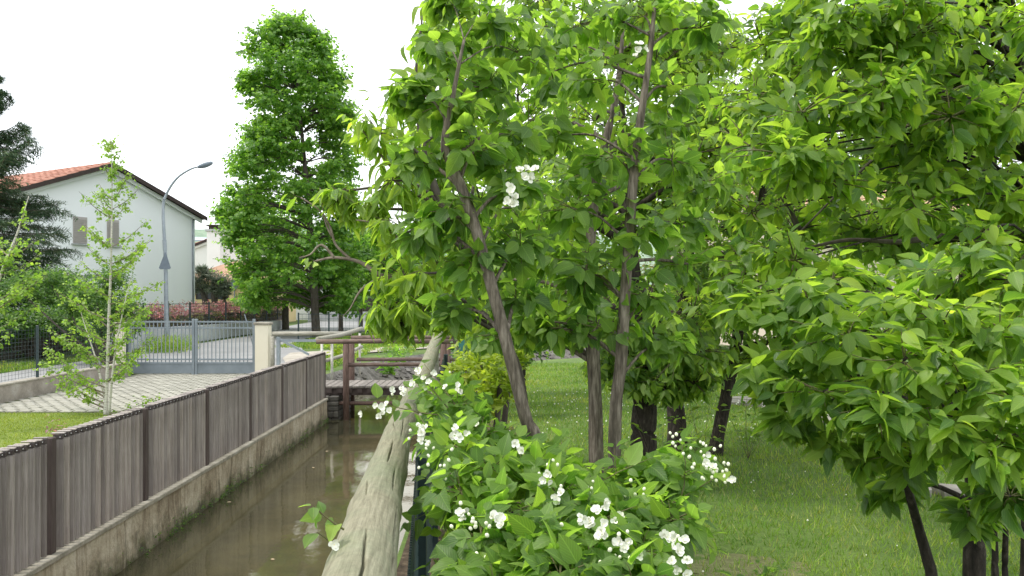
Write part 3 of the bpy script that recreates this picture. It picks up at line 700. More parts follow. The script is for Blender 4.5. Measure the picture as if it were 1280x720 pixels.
# ------------------------------------------------------------ driveway pavers
dv = sheet('driveway', [(-8.72, 12.75), (-6.2, 12.85), (-5.2, 13.3), (-3.62, 15.3), (-3.62, 17.0), (-4.4, 19.4), (-8.9, 19.4), (-8.72, 19)], LZ+.004, M['joint'], 'mossy joints and bedding of the paver driveway')
WLOC[dv.name] = Vector((0, 0, 0))
def inside(x, y):
    if y < 12.85 or x < -8.66 or y > 19.3: return False
    if x > -3.75 and y > 15.0: return x < -3.7 and y < 17
    if y < 13.3: return x < -5.4
    if y < 15.3: return x < -5.2+(y-13.3)*.77
    if y > 17: return x < -3.9-(y-17)*.25
    return x < -3.75
cells = []
row = 0; y = 12.9
while y < 19.3:
    x = -8.66+(row % 2)*.11
    while x < -3.6:
        if inside(x, y) and inside(x+.18, y+.1): cells.append((x, y))
        x += .22
    y += .145; row += 1
pvm = [box_mesh('paver', .185, .105, .022) for _ in range(1)]
for me in pvm: me.materials.append(M['paver'])
cells.sort(key=lambda c: c[1]+abs(c[0]+6)*.25)
for x, y in cells[:300]:
    o = inst('paver', pvm[0], dv, (x+.09, y+.05, LZ-.002+R.uniform(-.003, .003)), R.uniform(-.02, .02))
m = MB()
for x, y in cells[300:]:
    z = R.uniform(-.003, .003); m.box(x+R.uniform(-.004, .004), x+.185, y, y+.105, LZ, LZ+.02+z)
o = m.build('pavers', M['paver'], dv); o['kind'] = 'stuff'

# ------------------------------------------------------------ low wall with wire fence, gate, pillar
lw = thing('low_wall', 'low concrete garden wall between the road and the paved driveway', 'wall', (-8.8, 12, LZ))
yy = [2, 5, 8, 11, 13.6, 16.3, 18.9]
for a, b in zip(yy[:-1], yy[1:]): rough_panel(-8.72, a+.004, b-.004, LZ-.05, .10, .17, 1, amp=.004, nz=4).build('panel', M['concrete'], lw)
for a, b in zip(yy[:-1], yy[1:]): MB().box(-8.90, -8.705, a+.003, b-.003, .101, .135, .006).build('coping', M['coping'], lw)
wf = thing('wire_fence', 'dark green post and wire mesh fence on the low concrete wall', 'fence', (-8.8, 12, .135))
for y in (5.2, 7.2, 9.2, 11.2, 13.2, 15.2, 17.2, 18.85):
    MB().box(-8.825, -8.785, y-.02, y+.02, .135, 1.12, .004).build('post', M['darksteel'], wf)
m = MB()
for j in range(13): m.bar((-8.80, 4, .18+j*.072), (-8.80, 18.85, .18+j*.072), .004, .004)
for k in range(148): m.bar((-8.80, 4+k*.1, .16), (-8.80, 4+k*.1, 1.08), .0035, .0035)
o = m.build('wire_mesh', M['darksteel'], wf); o['kind'] = 'stuff'

gate = thing('metal_gate', 'grey steel double driveway gate with vertical bars', 'gate', (-7.3, 19.1, LZ))
def leafgate(x0, x1):
    g = MB().box(x0, x1, 19.08, 19.10, LZ+.04, LZ+.27).build('lower_panel', M['grey_steel'], gate)
    MB().box(x0-.001, x1+.001, 19.065, 19.115, LZ+.272, LZ+.31).build('rail', M['grey_steel'], gate)
    for z in (.09, .84, .985): MB().box(x0, x1, 19.07, 19.11, LZ+.33+z-.06, LZ+.33+z-.025).build('rail', M['grey_steel'], gate)
    x = x0+.06
    while x < x1-.03:
        MB().box(x-.009, x+.009, 19.081, 19.099, LZ+.311, LZ+1.30).build('bar', M['grey_steel'], gate); x += .095
for a, b in ((-8.82, -7.36), (-7.24, -5.92)): leafgate(a, b)
for x in (-8.85, -7.335, -7.265, -5.89): MB().box(x-.028, x+.028, 19.06, 19.12, LZ, LZ+1.34, .004).build('stile', M['grey_steel'], gate)
MB().bar((-6.15, 19.2, LZ+1.45), (-5.93, 19.2, LZ+.65), .02, .02).build('closing_arm', M['grey_steel'], gate)
pil = thing('gate_pillar', 'cream rendered pillar at the right end of the metal gate', 'pillar', (-5.68, 19.15, LZ))
MB().box(-5.84, -5.53, 19.0, 19.3, LZ, 1.0, .01).build('shaft', M['pillar'], pil)
MB().box(-5.87, -5.50, 18.97, 19.33, 1.002, 1.06, .01).build('cap', M['coping'], pil)
pil2 = thing('gate_pillar', 'cream rendered pillar behind the young birch at the left end of the gate', 'pillar', (-9.0, 19.15, LZ))
MB().box(-9.16, -8.90, 19.0, 19.3, LZ, 1.0, .01).build('shaft', M['pillar'], pil2)
MB().box(-9.19, -8.87, 18.97, 19.33, 1.002, 1.06, .01).build('cap', M['coping'], pil2)

# grey round timber barrier right of the pillar
tb = thing('timber_barrier', 'grey round timber barrier with diagonal brace right of the gate pillar', 'barrier', (-4.4, 19, LZ))
MB().tube([(-5.42, 19.0, .79), (-4.5, 19.0, .80), (-3.55, 19.0, .79)], .05, 10, jit=.1).build('rail', M['greywood'], tb, smooth=True)
MB().tube([(-5.42, 19.0, LZ), (-5.42, 19.0, .74)], .05, 10, jit=.1).build('post', M['greywood'], tb, smooth=True)
MB().box(-5.32, -5.24, 18.96, 19.04, LZ, .72).build('post', M['galv'], tb)
MB().bar((-5.24, 18.97, .66), (-4.55, 18.97, .30), .05, .05).build('brace', M['galv'], tb)
MB().box(-5.24, -4.2, 18.975, 19.02, .60, .66).build('rail', M['galv'], tb)
hb = thing('timber_handrail', 'grey log handrail on pale posts leading off the left end of the footbridge', 'handrail', (-3.8, 18, LZ))
MB().tube([(-3.78, 16.5, .79), (-3.62, 18.0, .80), (-3.55, 20.4, .86)], .05, 10, jit=.1).build('rail', M['greywood'], hb, smooth=True)
MB().tube([(-3.76, 16.8, .30), (-3.62, 18.2, .32), (-3.55, 20.4, .40)], .04, 10, jit=.1).build('rail', M['greywood'], hb, smooth=True)
for x, y in ((-3.80, 17.0), (-3.63, 17.2), (-3.56, 20.2)):
    MB().tube([(x, y, LZ-.1), (x, y, .75)], .028, 10, jit=.1).build('post', M['whitepaint'], hb, smooth=True)

# iron bar fence on the verge beyond the bridge and the roadside retaining wall with fence
def bar_fence(name, label, pts, z, hgt, step, mesh=True, mat='darksteel', wires=4):
    t = thing(name, label, 'fence', (*pts[0], z))
    m = MB()
    for (ax, ay), (bx, by) in zip(pts[:-1], pts[1:]):
        ln = math.hypot(bx-ax, by-ay); n = max(1, round(ln/step))
        for k in range(n):
            x, y = ax+(bx-ax)*k/n, ay+(by-ay)*k/n
            MB().box(x-.028, x+.028, y-.028, y+.028, z, z+hgt+.06).build('post', M[mat], t)
        for j in range(wires):
            zz = z+hgt*(j+.5)/wires if wires > 1 else z+hgt; m.bar((ax, ay, zz), (bx, by, zz), .012, .012)
        m.bar((ax, ay, z+hgt), (bx, by, z+hgt), .022, .022)
        for k in range(int(ln/.18)):
            x, y = ax+(bx-ax)*k*.18/ln, ay+(by-ay)*k*.18/ln; m.bar((x, y, z), (x, y, z+hgt), .006, .006)
    o = m.build('wire_mesh', M[mat], t); o['kind'] = 'stuff'; return t
rt = thing('retaining_wall', 'pale concrete retaining wall along the road below the red hedge', 'wall', (-12.8, 30, LZ))
prev = [(y, .62-.012*(y-22)) for y in (26, 29, 32, 35, 38, 41, 44.5, 48)]
for (a, za), (b, zb) in zip(prev[:-1], prev[1:]):
    m = MB(); x0, x1 = -12.95, -12.7
    m.add([(x0, a+.006, LZ), (x1, a+.006, LZ), (x1, b-.006, LZ), (x0, b-.006, LZ), (x0, a+.006, za), (x1, a+.006, za), (x1, b-.006, zb), (x0, b-.006, zb)],
          [(3, 2, 1, 0), (4, 5, 6, 7), (0, 1, 5, 4), (1, 2, 6, 5), (2, 3, 7, 6), (3, 0, 4, 7)]); m.build('panel', M['paleconcrete'], rt)
bar_fence('wire_fence', 'dark green fence with thin posts in front of the red hedge', [(-12.8, 26.5), (-12.8, 48)], .42, .98, 2.15)
bar_fence('bar_fence', 'thin dark fence posts on the verge below the big maple', [(-8.6, 34), (-4.5, 33), (-1.5, 35)], LZ, 1.15, 1.3, wires=3)
bar_fence('wire_fence', 'dark wire fence across the road in front of the dark hedge', [(-13.2, 14), (-13.2, 22)], LZ, 1.0, 2.2)
fw = thing('boundary_wall', 'pale low wall at the far side of the road beyond the maple trunks', 'wall', (-8, 62.3, LZ))
for k in range(8): MB().box(-15+k*4.0+.01, -11+k*4.0-.01, 62.2, 62.5, LZ, .55).build('panel', M['paleconcrete'], fw)

# ------------------------------------------------------------ houses
def quad_prism(name, P4, thick, mat, parent):
    P4 = [Vector(p) for p in P4]; n = (P4[1]-P4[0]).cross(P4[3]-P4[0]).normalized()*thick
    m = MB().add([p for p in P4]+[p-n for p in P4], [(0, 1, 2, 3), (7, 6, 5, 4), (0, 4, 5, 1), (1, 5, 6, 2), (2, 6, 7, 3), (3, 7, 4, 0)])
    return m.build(name, mat, parent)
def gable_house(name, label, apex, a, half, eave, apexz, depth, gz, wall, roof, over=.5, windows=(), tiles=True, tile_w=.45, nrow=8, roofname='roof'):
    """apex: (x, y) of the gable apex; a: ridge heading; gable runs along (cos a, sin a)"""
    ax, ay = apex; g = Vector((math.cos(a), math.sin(a), 0)); r = Vector((-math.sin(a), math.cos(a), 0)); A = Vector((ax, ay, 0))
    t = thing(name, label, 'house', (ax, ay, gz))
    def pt(s, d, z): return A+g*s+r*d+Vector((0, 0, z))
    for d0, d1 in ((0, .3), (depth-.3, depth)):
        m = MB().add([pt(-half, d0, gz), pt(half, d0, gz), pt(half, d0, eave), pt(0, d0, apexz-.12), pt(-half, d0, eave), pt(-half, d1, gz), pt(half, d1, gz), pt(half, d1, eave), pt(0, d1, apexz-.12), pt(-half, d1, eave)],
            [(0, 1, 2, 3, 4), (9, 8, 7, 6, 5), (1, 6, 7, 2), (0, 4, 9, 5), (0, 5, 6, 1), (2, 7, 8, 3), (3, 8, 9, 4)]); m.build('gable_wall', wall, t)
    for s in (-1, 1):
        p = [pt(s*(half-.002), .3, gz), pt(s*(half-.002), depth-.3, gz), pt(s*(half-.002), depth-.3, eave), pt(s*(half-.002), .3, eave)]
        q = [v-g*s*.3 for v in p]
        MB().add(p+q, [(0, 1, 2, 3), (7, 6, 5, 4), (0, 4, 5, 1), (1, 5, 6, 2), (2, 6, 7, 3), (3, 7, 4, 0)]).build('side_wall', wall, t)
    sl = (apexz-eave)/half
    for s in (-1, 1):
        e = half+over; zr = apexz; ze = apexz-sl*e
        c = [pt(0, -over, zr), pt(s*e, -over, ze), pt(s*e, depth+over, ze), pt(0, depth+over, zr)]
        if s > 0: c = [c[0], c[1], c[2], c[3]]
        else: c = [c[3], c[2], c[1], c[0]]
        rf = quad_prism(roofname, c, .12, M['fascia'] if tiles else roof, t)
        if tiles:
            # barrel tile courses: rounded ribs running down the slope
            m = MB(); W = depth+2*over-.1; nr = int(W/tile_w)
            for k in range(nr):
                d = -over+.05+(k+.5)*W/nr
                for q in range(nrow):
                    s0, s1 = e*q/nrow, e*(q+1.06)/nrow
                    s1 = min(s1, e+.03)
                    z0, z1 = zr-sl*s0, zr-sl*s1; hw = W/nr*.5; lift = .015+.0*q
                    prof_ = [(-hw, .01), (-hw*.55, .075), (0, .10), (hw*.55, .075), (hw, .01)]
                    vs = [pt(s*s0, d+px, z0+pz+lift-.02) for px, pz in prof_]+[pt(s*s1, d+px, z1+pz+lift+.02) for px, pz in prof_]
                    m.add(vs, [(i, i+1, i+6, i+5) if s < 0 else (i+5, i+6, i+1, i) for i in range(4)]+[(5, 6, 7, 8, 9)])
            tl = m.build('roof_tiles', roof, rf); tl['kind'] = 'stuff'
        quad_prism('fascia', [pt(s*.001, -over-.03, zr+.03), pt(s*e, -over-.03, ze+.03), pt(s*e, -over-.03, ze-.19), pt(s*.001, -over-.03, zr-.19)], .025 if s > 0 else -.025, M['fascia'], rf)
        quad_prism('verge_board', [pt(s*.001, -.12, zr-.16), pt(s*(half+.3), -.12, zr-.16-sl*(half+.3)), pt(s*(half+.3), -.12, zr-.36-sl*(half+.3)), pt(s*.001, -.12, zr-.36)], .12 if s > 0 else -.12, wall, t)
    for (s, z0, z1, wd) in windows:
        wn = MB().add([pt(s-wd/2, -.03, z0), pt(s+wd/2, -.03, z0), pt(s+wd/2, -.03, z1), pt(s-wd/2, -.03, z1), pt(s-wd/2, .02, z0), pt(s+wd/2, .02, z0), pt(s+wd/2, .02, z1), pt(s-wd/2, .02, z1)],
            [(0, 1, 2, 3), (7, 6, 5, 4), (0, 4, 5, 1), (1, 5, 6, 2), (2, 6, 7, 3), (3, 7, 4, 0)]).build('window', M['shutter'], t)
        m = MB(); nn = 14
        for k in range(nn):
            zz = z0+.04+(z1-z0-.08)*k/nn; a0, a1 = pt(s-wd/2+.04, -.045, zz), pt(s+wd/2-.04, -.045, zz); m.bar(a0, a1, .03, .045)
        m.build('shutter_slats', M['shutter'], wn)['kind'] = 'stuff'
        MB().bar(pt(s-wd/2-.08, -.07, z0-.05), pt(s+wd/2+.08, -.07, z0-.05), .14, .06).build('sill', M['paleconcrete'], wn)
    return t
a1 = math.radians(60)
gable_house('gable_house', 'large pale blue-white gabled house with red tile roof behind the street lamp', (-19.85, 40.4), a1, 5.3, 6.33, 8.40, 11, LZ,
            M['blueWall'], M['roof'], over=.45, windows=((-1.47, 4.3, 5.6, .72), (.28, 4.3, 5.6, .66)), nrow=10, tile_w=.5)
_g = Vector((math.cos(a1), math.sin(a1), 0)); _n = Vector((math.sin(a1), -math.cos(a1), 0)); _c = Vector((-19.85, 40.4, 0))+_g*5.12+_n*.07
h1 = [o for o in SC.objects if o.name == 'gable_house'][0]
MB().tube([_c+Vector((0, 0, LZ)), _c+Vector((0, 0, 6.0)), _c+_g*.25+Vector((0, 0, 6.2))], .05, 8).build('downpipe', M['galv'], h1, smooth=True)
# second house: white with chimney, between the gabled house and the maple
Y2 = 66.0
h2 = gable_house('white_house', 'white house with a red roof and broad chimney left of the maple', (gx(310, Y2), Y2), math.radians(8), 6.4, CAMZ+.052*Y2, CAMZ+.092*Y2, 10, LZ,
            M['whiteWall'], M['roof'], over=.3, nrow=8)
for x0, x1 in ((gx(262, 65), gx(278, 65)),):
    cn = MB().box(x0, x1, 64.4, 66.4, 1.0, CAMZ+.082*65).build('chimney', M['whiteWall'], h2)
    MB().box(x0-.12, x1+.12, 64.3, 66.5, CAMZ+.082*65, CAMZ+.082*65+.18).build('cap', M['paleconcrete'], cn)
    MB().box(x0+.1, x1-.1, 64.5, 66.3, CAMZ+.082*65+.18, CAMZ+.082*65+.45).build('cowl', M['fascia'], cn)
    MB().box(x0-.05, x1+.05, 64.35, 66.45, CAMZ+.082*65+.45, CAMZ+.082*65+.55).build('cap', M['fascia'], cn)
sp = MB().add([at(243, 300, 69), at(262, 300, 69), at(262, 297, 71), at(243, 296, 71), at(243, 301, 69), at(262, 301.5, 69), at(262, 298, 71), at(243, 297, 71)], [(0, 1, 2, 3), (7, 6, 5, 4), (0, 4, 5, 1), (1, 5, 6, 2), (2, 6, 7, 3), (3, 7, 4, 0)])
sp.build('solar_panel', M['solar'], h2)
# yellow bungalow in front
Y3 = 56.0
h3 = thing('yellow_house', 'low yellow house with tan hipped roof behind the olive tree', 'house', (gx(280, Y3), Y3, LZ))
x0, x1 = gx(236, Y3), gx(338, Y3); ze = CAMZ+.022*Y3
MB().box(x0, x1, Y3, Y3+7, LZ, ze).build('wall', M['yellowWall'], h3)
ov_ = .55; zt = ze+1.15
V = [(x0-ov_, Y3-ov_, ze), (x1+ov_, Y3-ov_, ze), (x1+ov_, Y3+7+ov_, ze), (x0-ov_, Y3+7+ov_, ze), (x0+2.2, Y3+3.5, zt+.35), (x1-2.2, Y3+3.5, zt+.35)]
V2 = [(x, y, z-.14) for x, y, z in V[:4]]
rf = MB().add(V+V2, [(0, 1, 5, 4), (1, 2, 5), (2, 3, 4, 5), (3, 0, 4), (9, 8, 7, 6), (0, 6, 7, 1), (1, 7, 8, 2), (2, 8, 9, 3), (3, 9, 6, 0)]).build('roof', M['rooftan'], h3)
m = MB()
for k in range(26):
    t0_ = k/25; xx0 = x0-ov_+(x1-x0+2*ov_)*t0_; xx1 = x0+2.2+(x1-x0-4.4)*t0_; m.bar((xx0, Y3-ov_, ze+.03), (xx1, Y3+3.5, zt+.38), .12, .06)
m.build('roof_tiles', M['rooftan'], rf)['kind'] = 'stuff'
wn = MB().box(gx(246, Y3), gx(285, Y3), Y3-.04, Y3+.02, CAMZ-.002*Y3, CAMZ+.013*Y3).build('window', M['darkglass'], h3)
for u in (246, 259, 272, 285): MB().box(gx(u, Y3)-.04, gx(u, Y3)+.04, Y3-.08, Y3-.041, CAMZ-.002*Y3, CAMZ+.013*Y3).build('frame', M['fascia'], wn)
MB().box(gx(288, Y3), gx(294, Y3), Y3-.25, Y3-.001, LZ, ze-.2).build('pier', M['yellowWall'], h3)
# pink roofed house behind the orchard on the right
gable_house('cream_house', 'cream house with a faded terracotta roof glimpsed through the orchard leaves on the right', (19.5, 31), math.radians(100), 5, 4.4, 6.3, 12, 0,
            M['pinkWall'], M['rooftan'], over=.5, windows=((-2, 1.5, 2.8, 1.1), (2, 1.5, 2.8, 1.1)), nrow=9)

# hills
def hill():
    V = []; Fc = []; n = 120; K = 24
    for i in range(n+1):
        x = -900+1500*i/n
        for j in range(K+1):
            t = j/K; y = 420+t*500
            z = (66*math.sin(math.pi*min(1, t*.9+.02))+14*mnoise.noise(Vector((x*.006, y*.006, 0)))+5*mnoise.noise(Vector((x*.03, y*.03, 0))))*(.62+.25*math.sin(x*.004+2.3)) if j else -5
            V.append((x, y, z))
    for i in range(n):
        for j in range(K): a = i*(K+1)+j; Fc.append((a, a+K+1, a+K+2, a+1))
    o = place('hills', mesh_from('hills', V, np.array(Fc), True), M['hill']); tag(o, 'low wooded green hills on the horizon', kind='structure')
hill()

# ------------------------------------------------------------ street lamp and signs
lp = thing('street_lamp', 'tall grey street lamp with curved arm in front of the pale house', 'street lamp', (gx(208, 29), 29, LZ))
Yl = 29
P, Rr = smooth_path([(at(208, 412, Yl), .085), (at(207, 330, Yl), .07), (at(204, 265, Yl), .055), (at(208, 243, Yl), .045), (at(221, 223, Yl), .04), (at(238, 211.5, Yl), .035), (at(250, 208, Yl), .03)], 6)
P = [Vector((P[0].x, P[0].y, LZ))]+P; Rr = [.1]+Rr
MB().tube(P, Rr, 10).build('pole', M['galv'], lp, smooth=True)
P, Rr = smooth_path([(at(247, 209, Yl), .03), (at(250, 208.2, Yl), .07), (at(257, 206.2, Yl), .10), (at(264, 203.8, Yl), .07), (at(266, 203.3, Yl), .02)], 4)
MB().tube(P, Rr, 10).build('lamp_head', M['signback'], lp, smooth=True)
MB().tube([at(205.5, 300, Yl), at(206.3, 313, Yl)], .075, 10).build('collar', M['galv'], lp)
ts = thing('road_sign', 'grey back of a triangular road sign fixed to the lamp pole', 'sign', at(206, 326, Yl-.12))
def extr(pts, Y, d):
    vs = [at(u, v, Y) for u, v in pts]; vs2 = [Vector((p.x, p.y+d, p.z)) for p in vs]; n = len(pts)
    return MB().add(vs+vs2, [tuple(range(n)), tuple(range(2*n-1, n-1, -1))]+[(i, n+i, n+(i+1) % n, (i+1) % n) for i in range(n)])
extr([(206, 315.5), (198.5, 335), (200, 336.5), (211.5, 336.5), (213.2, 335), (207, 315.5)][::-1], Yl-.12, .03).build('panel', M['signback'], ts)
MB().bar(at(206, 320, Yl-.10), at(206, 341, Yl-.10), .05, .03).build('bracket', M['galv'], ts)
s2 = thing('road_sign', 'dark octagonal sign back on a thin pole beside the maple crown', 'sign', (gx(293, 44), 44, .3))
MB().tube([(gx(293, 44), 44, .2), at(293, 350, 44)], .03, 8).build('pole', M['galv'], s2)
extr([(289.5, 352), (291, 350), (295.5, 350), (297, 352), (297, 359), (295.5, 361), (291, 361), (289.5, 359)][::-1], 43.9, .03).build('panel', M['signback'], s2)
# small white notice on the far hedge
nt_ = thing('notice_board', 'small white notice fixed on the far fence beyond the maple', 'notice', (gx(385, 60), 60, .5))
MB().box(gx(383, 60), gx(387, 60), 60, 60.04, CAMZ-.011*60, CAMZ-.007*60).build('panel', M['whitepaint'], nt_)
MB().tube([(gx(385, 60), 60.06, LZ), (gx(385, 60), 60.06, CAMZ-.007*60)], .03, 6).build('pole', M['galv'], nt_)

exec_vegetation = True
# ------------------------------------------------------------ hedges and bushes
def volume_bush(name, label, cat, base, blobs, mat, L, shoots, pairs=3, bark='barkmaple', tpl='small', width=.6, droop=.1, group=None, stems=True, singles=0, **kw):
    trunk = None
    root = thing(name, label, cat, base, group)
    if stems:
        m = MB()
        for c, r in blobs[:8]: m.tube([Vector(base)+Vector((R.uniform(-.1, .1), R.uniform(-.1, .1), 0)), (Vector(base)+Vector(c))/2+Vector((0, 0, -.1)), c], [.04, .03, .015], 6)
        m.build('stems', M[bark], root, smooth=True)
    blob_tree(name, None, None, base, None, blobs, tpl, width, M[mat], L, None, owner=root, pairs=pairs, shoots=shoots, droop=droop, singles=singles, twig=0, **kw)
    return root
def prof_blobs(profile, Yc, n, rad, depth=1.0, shell=.55):
    out = []
    vs = [p[0] for p in profile]; 
    for _ in range(n):
        v = R.uniform(vs[0], vs[-1]); ul = float(np.interp(v, vs, [p[1] for p in profile])); ur = float(np.interp(v, vs, [p[2] for p in profile]))
        hw = (ur-ul)/2*Yc/F; rr = rad*R.uniform(.65, 1.2); th = R.uniform(0, 2*math.pi); q = R.uniform(shell, 1)**.6*max(0, hw-rr*.5)
        c = at((ul+ur)/2, v, Yc); out.append((Vector((c.x+math.cos(th)*q, Yc+math.sin(th)*q*depth, c.z)), (rr, rr, rr*.75)))
    return out
# red photinia hedge in 4 runs is one clipped hedge
hd = thing('photinia_hedge', 'long clipped hedge with red new leaves above the retaining wall', 'hedge', (-13.6, 36, .3))
fr_ = Foliage(hd, 'small', .55, M['red'], 0, 'red_shoots'); fg_ = Foliage(hd, 'small', .6, M['hedge'], 0, 'foliage')
for k in range(1500):
    y = R.uniform(26, 49); x = -13.5+R.uniform(-.35, .4); ztop = 1.30+.004*(y-30)+.1*mnoise.noise(Vector((y*.9, 0, 0)))
    z = R.uniform(.45, ztop)
    f = fr_ if (z > ztop-.45 and R.random() < .8) or R.random() < .12 else fg_
    d = unit(rng.normal(0, 1, 3)+np.array([.4, -.4, .5]))
    f.shoot((x, y, z), np.array([x, y, z])+d*.22, 4, .13, .0, .0, d, 0, 0, up=.5, jit=.6)
MB().box(-13.75, -13.25, 26.1, 48.8, .3, .9).build('stems', M['barkmaple'], hd)
# far dark hedge beyond the maple, dark hedge behind left wire fence
for nm, lab, x0, x1, y0, y1, z1, mt, n, L in (
        ('boxy_hedge', 'dark green clipped hedge at the far end of the road behind the maple', -14, 6, 64, 65.5, 2.3, 'bush', 900, .22),
        ('dark_hedge', 'dark shady hedge behind the wire fence across the road on the left', -16.5, -14.6, 16, 34, 1.1, 'bush', 700, .12),
        ('orchard_hedge', 'tall green boundary hedge behind the orchard on the right', 4, 40, 37, 40, 3.2, 'hedge', 1600, .22)):
    t = thing(nm, lab, 'hedge', ((x0+x1)/2, (y0+y1)/2, 0)); f = Foliage(t, 'small', .6, M[mt], 0)
    for k in range(n):
        p = np.array([R.uniform(x0, x1), R.uniform(y0, y1), R.uniform(LZ, z1)]); d = unit(rng.normal(0, 1, 3)+np.array([.2, -.6, .4]))
        f.shoot(p, p+d*.5, 5, L, .1, 0, d, 0, 0, up=.6, jit=.5)
    MB().box(x0+.3, x1-.3, y0+.4, y1-.3, LZ, z1*.7).build('stems', M['barkmaple'], t)
bl = [B(20, 385, 26, 45, 40, 1.2), B(55, 370, 25, 40, 38, 1.1), B(90, 365, 26, 35, 35, 1), B(40, 405, 24, 50, 30, 1), B(85, 400, 24, 40, 32, 1), B(5, 355, 27, 30, 30, 1), B(115, 385, 25, 30, 34, 1), B(120, 415, 24, 30, 26, .8), B(0, 415, 24, 40, 30, 1)]
volume_bush('leafy_shrub', 'large dark green leafy shrub across the road on the far left', 'shrub', (gx(50, 25), 25, LZ), bl, 'bush', .12, 260, 4, outw=.8)
bl = [B(120, 370, 22, 32, 34, .8), B(150, 385, 22, 30, 30, .7), B(140, 350, 22, 26, 24, .6), B(165, 405, 22, 18, 24, .6), B(125, 410, 22, 32, 26, .7), B(95, 380, 22, 24, 26, .7), B(60, 350, 22, 30, 22, .8), B(20, 360, 22, 34, 26, .8)]
volume_bush('leafy_shrub', 'brighter yellow-green shrub behind the young birch', 'shrub', (gx(135, 22), 22, LZ), bl, 'bush', .10, 170, 4, outw=.8)
# weeds at the lamp foot
wd = thing('roadside_weeds', 'green weeds growing at the foot of the street lamp', 'weeds', (gx(218, 28), 28, LZ)); f = Foliage(wd, 'needle', .16, M['grassblade'], 0)
for k in range(260):
    u = R.uniform(196, 232); p = np.array([gx(u, 27.5)+R.uniform(-.3, .3), 27.5+R.uniform(-1.2, 1.2), LZ]); e = p+np.array([R.uniform(-.1, .1), R.uniform(-.1, .1), R.uniform(.15, .45)])
    f.shoot(p, e, 3, .22, -.6, 0, None, 0, 0, up=.1, jit=.6)
wd['kind'] = 'stuff'

# olive tree
ot = thing('olive_tree', 'small grey-green olive tree with twin trunks in front of the yellow house', 'tree', (gx(266, 50), 50, LZ))
m = MB(); 
for e, b_ in (((248, 352), (262, 392)), ((283, 356), (272, 392)), ((266, 350), (266, 392))):
    pp, rr = smooth_path([(at(*b_, 50), .28), (at((e[0]+b_[0])/2+2, 376, 50), .2), (at(*e, 50), .08)], 4); m.tube([Vector((pp[0].x, 50, LZ))]+pp, [.3]+rr, 8, jit=.3)
m.build('trunk', M['barkmaple'], ot, smooth=True)
blob_tree('', None, None, None, None, [B(245, 352, 50, 15, 13), B(258, 345, 50, 14, 12), B(272, 350, 50, 16, 12), B(285, 358, 50, 14, 12), B(240, 362, 50, 12, 10), B(262, 360, 50, 18, 12), B(252, 338, 50, 8, 6), B(278, 366, 50, 14, 8)], 'needle', .3, M['olive'], .22, None, owner=ot, pairs=5, shoots=130, twig=0, singles=0, t0=0, droop=-.1)

# ------------------------------------------------------------ maples
def maple(label, trunk, profile, Y, nb, rad, sh, L, seedpad=0, base=None, group=None, mat='maple'):
    bl = prof_blobs(profile, Y, nb, rad)
    return blob_tree('maple_tree', label, 'tree', trunk[0][0], trunk, bl, 'small', .95, M[mat], L, M['barkmaple'], group=group, pairs=6, shoots=sh, droop=.3, twig=0, limb_r=.028, singles=0, up=.7, jit=.4, outw=1.1, t0=.15)
Ym = 38
tr = [(Vector((gx(396, Ym), Ym, LZ)), .23), (at(394, 395, Ym), .19), (at(391, 330, Ym), .17), (at(384, 240, Ym), .12), (at(374, 130, Ym), .07), (at(366, 40, Ym), .02)]
maple('tall bright green maple tree with a narrow crown beside the road', tr,
      [(28, 345, 380), (42, 318, 400), (62, 298, 424), (85, 294, 436), (120, 294, 446), (160, 300, 446), (210, 282, 455), (260, 274, 458), (320, 270, 462), (360, 280, 466), (384, 300, 455)], Ym, 330, 1.0, 17, .2, group='maple trees beyond the bridge')
tr = [(Vector((gx(357, 46), 46, LZ)), .2), (at(357, 380, 46), .18), (at(360, 340, 46), .12), (at(350, 290, 46), .05)]
maple('second maple with a pale grey trunk, behind and left of the tall one', tr, [(240, 300, 380), (290, 290, 400), (340, 300, 400), (378, 312, 390)], 46, 60, 1.0, 18, .2, group='maple trees beyond the bridge')
for (u, v0, Y, lab, prof_, nb) in (
    (426, 408, 44, 'smaller maple with a slim dark trunk right of the tall maple', [(300, 410, 460), (330, 400, 470), (372, 405, 470)], 26),
    (451, 404, 48, 'pale-trunked small maple seen below the drooping branch', [(290, 440, 500), (330, 430, 510), (374, 440, 510)], 26),
    (478, 404, 42, 'small maple with a brown trunk behind the footbridge', [(290, 460, 530), (340, 450, 540), (380, 460, 540)], 30),
    (505, 402, 47, 'rightmost small maple behind the footbridge rail', [(280, 480, 600), (340, 480, 600), (382, 490, 590)], 34)):
    tr = [(Vector((gx(u, Y), Y, LZ)), .14), (at(u, 390, Y), .12), (at(u+1, 360, Y), .09), (at(u+3, 310, Y), .03)]
    maple(lab, tr, prof_, Y, nb, 1.0, 20, .2, group='maple trees beyond the bridge')

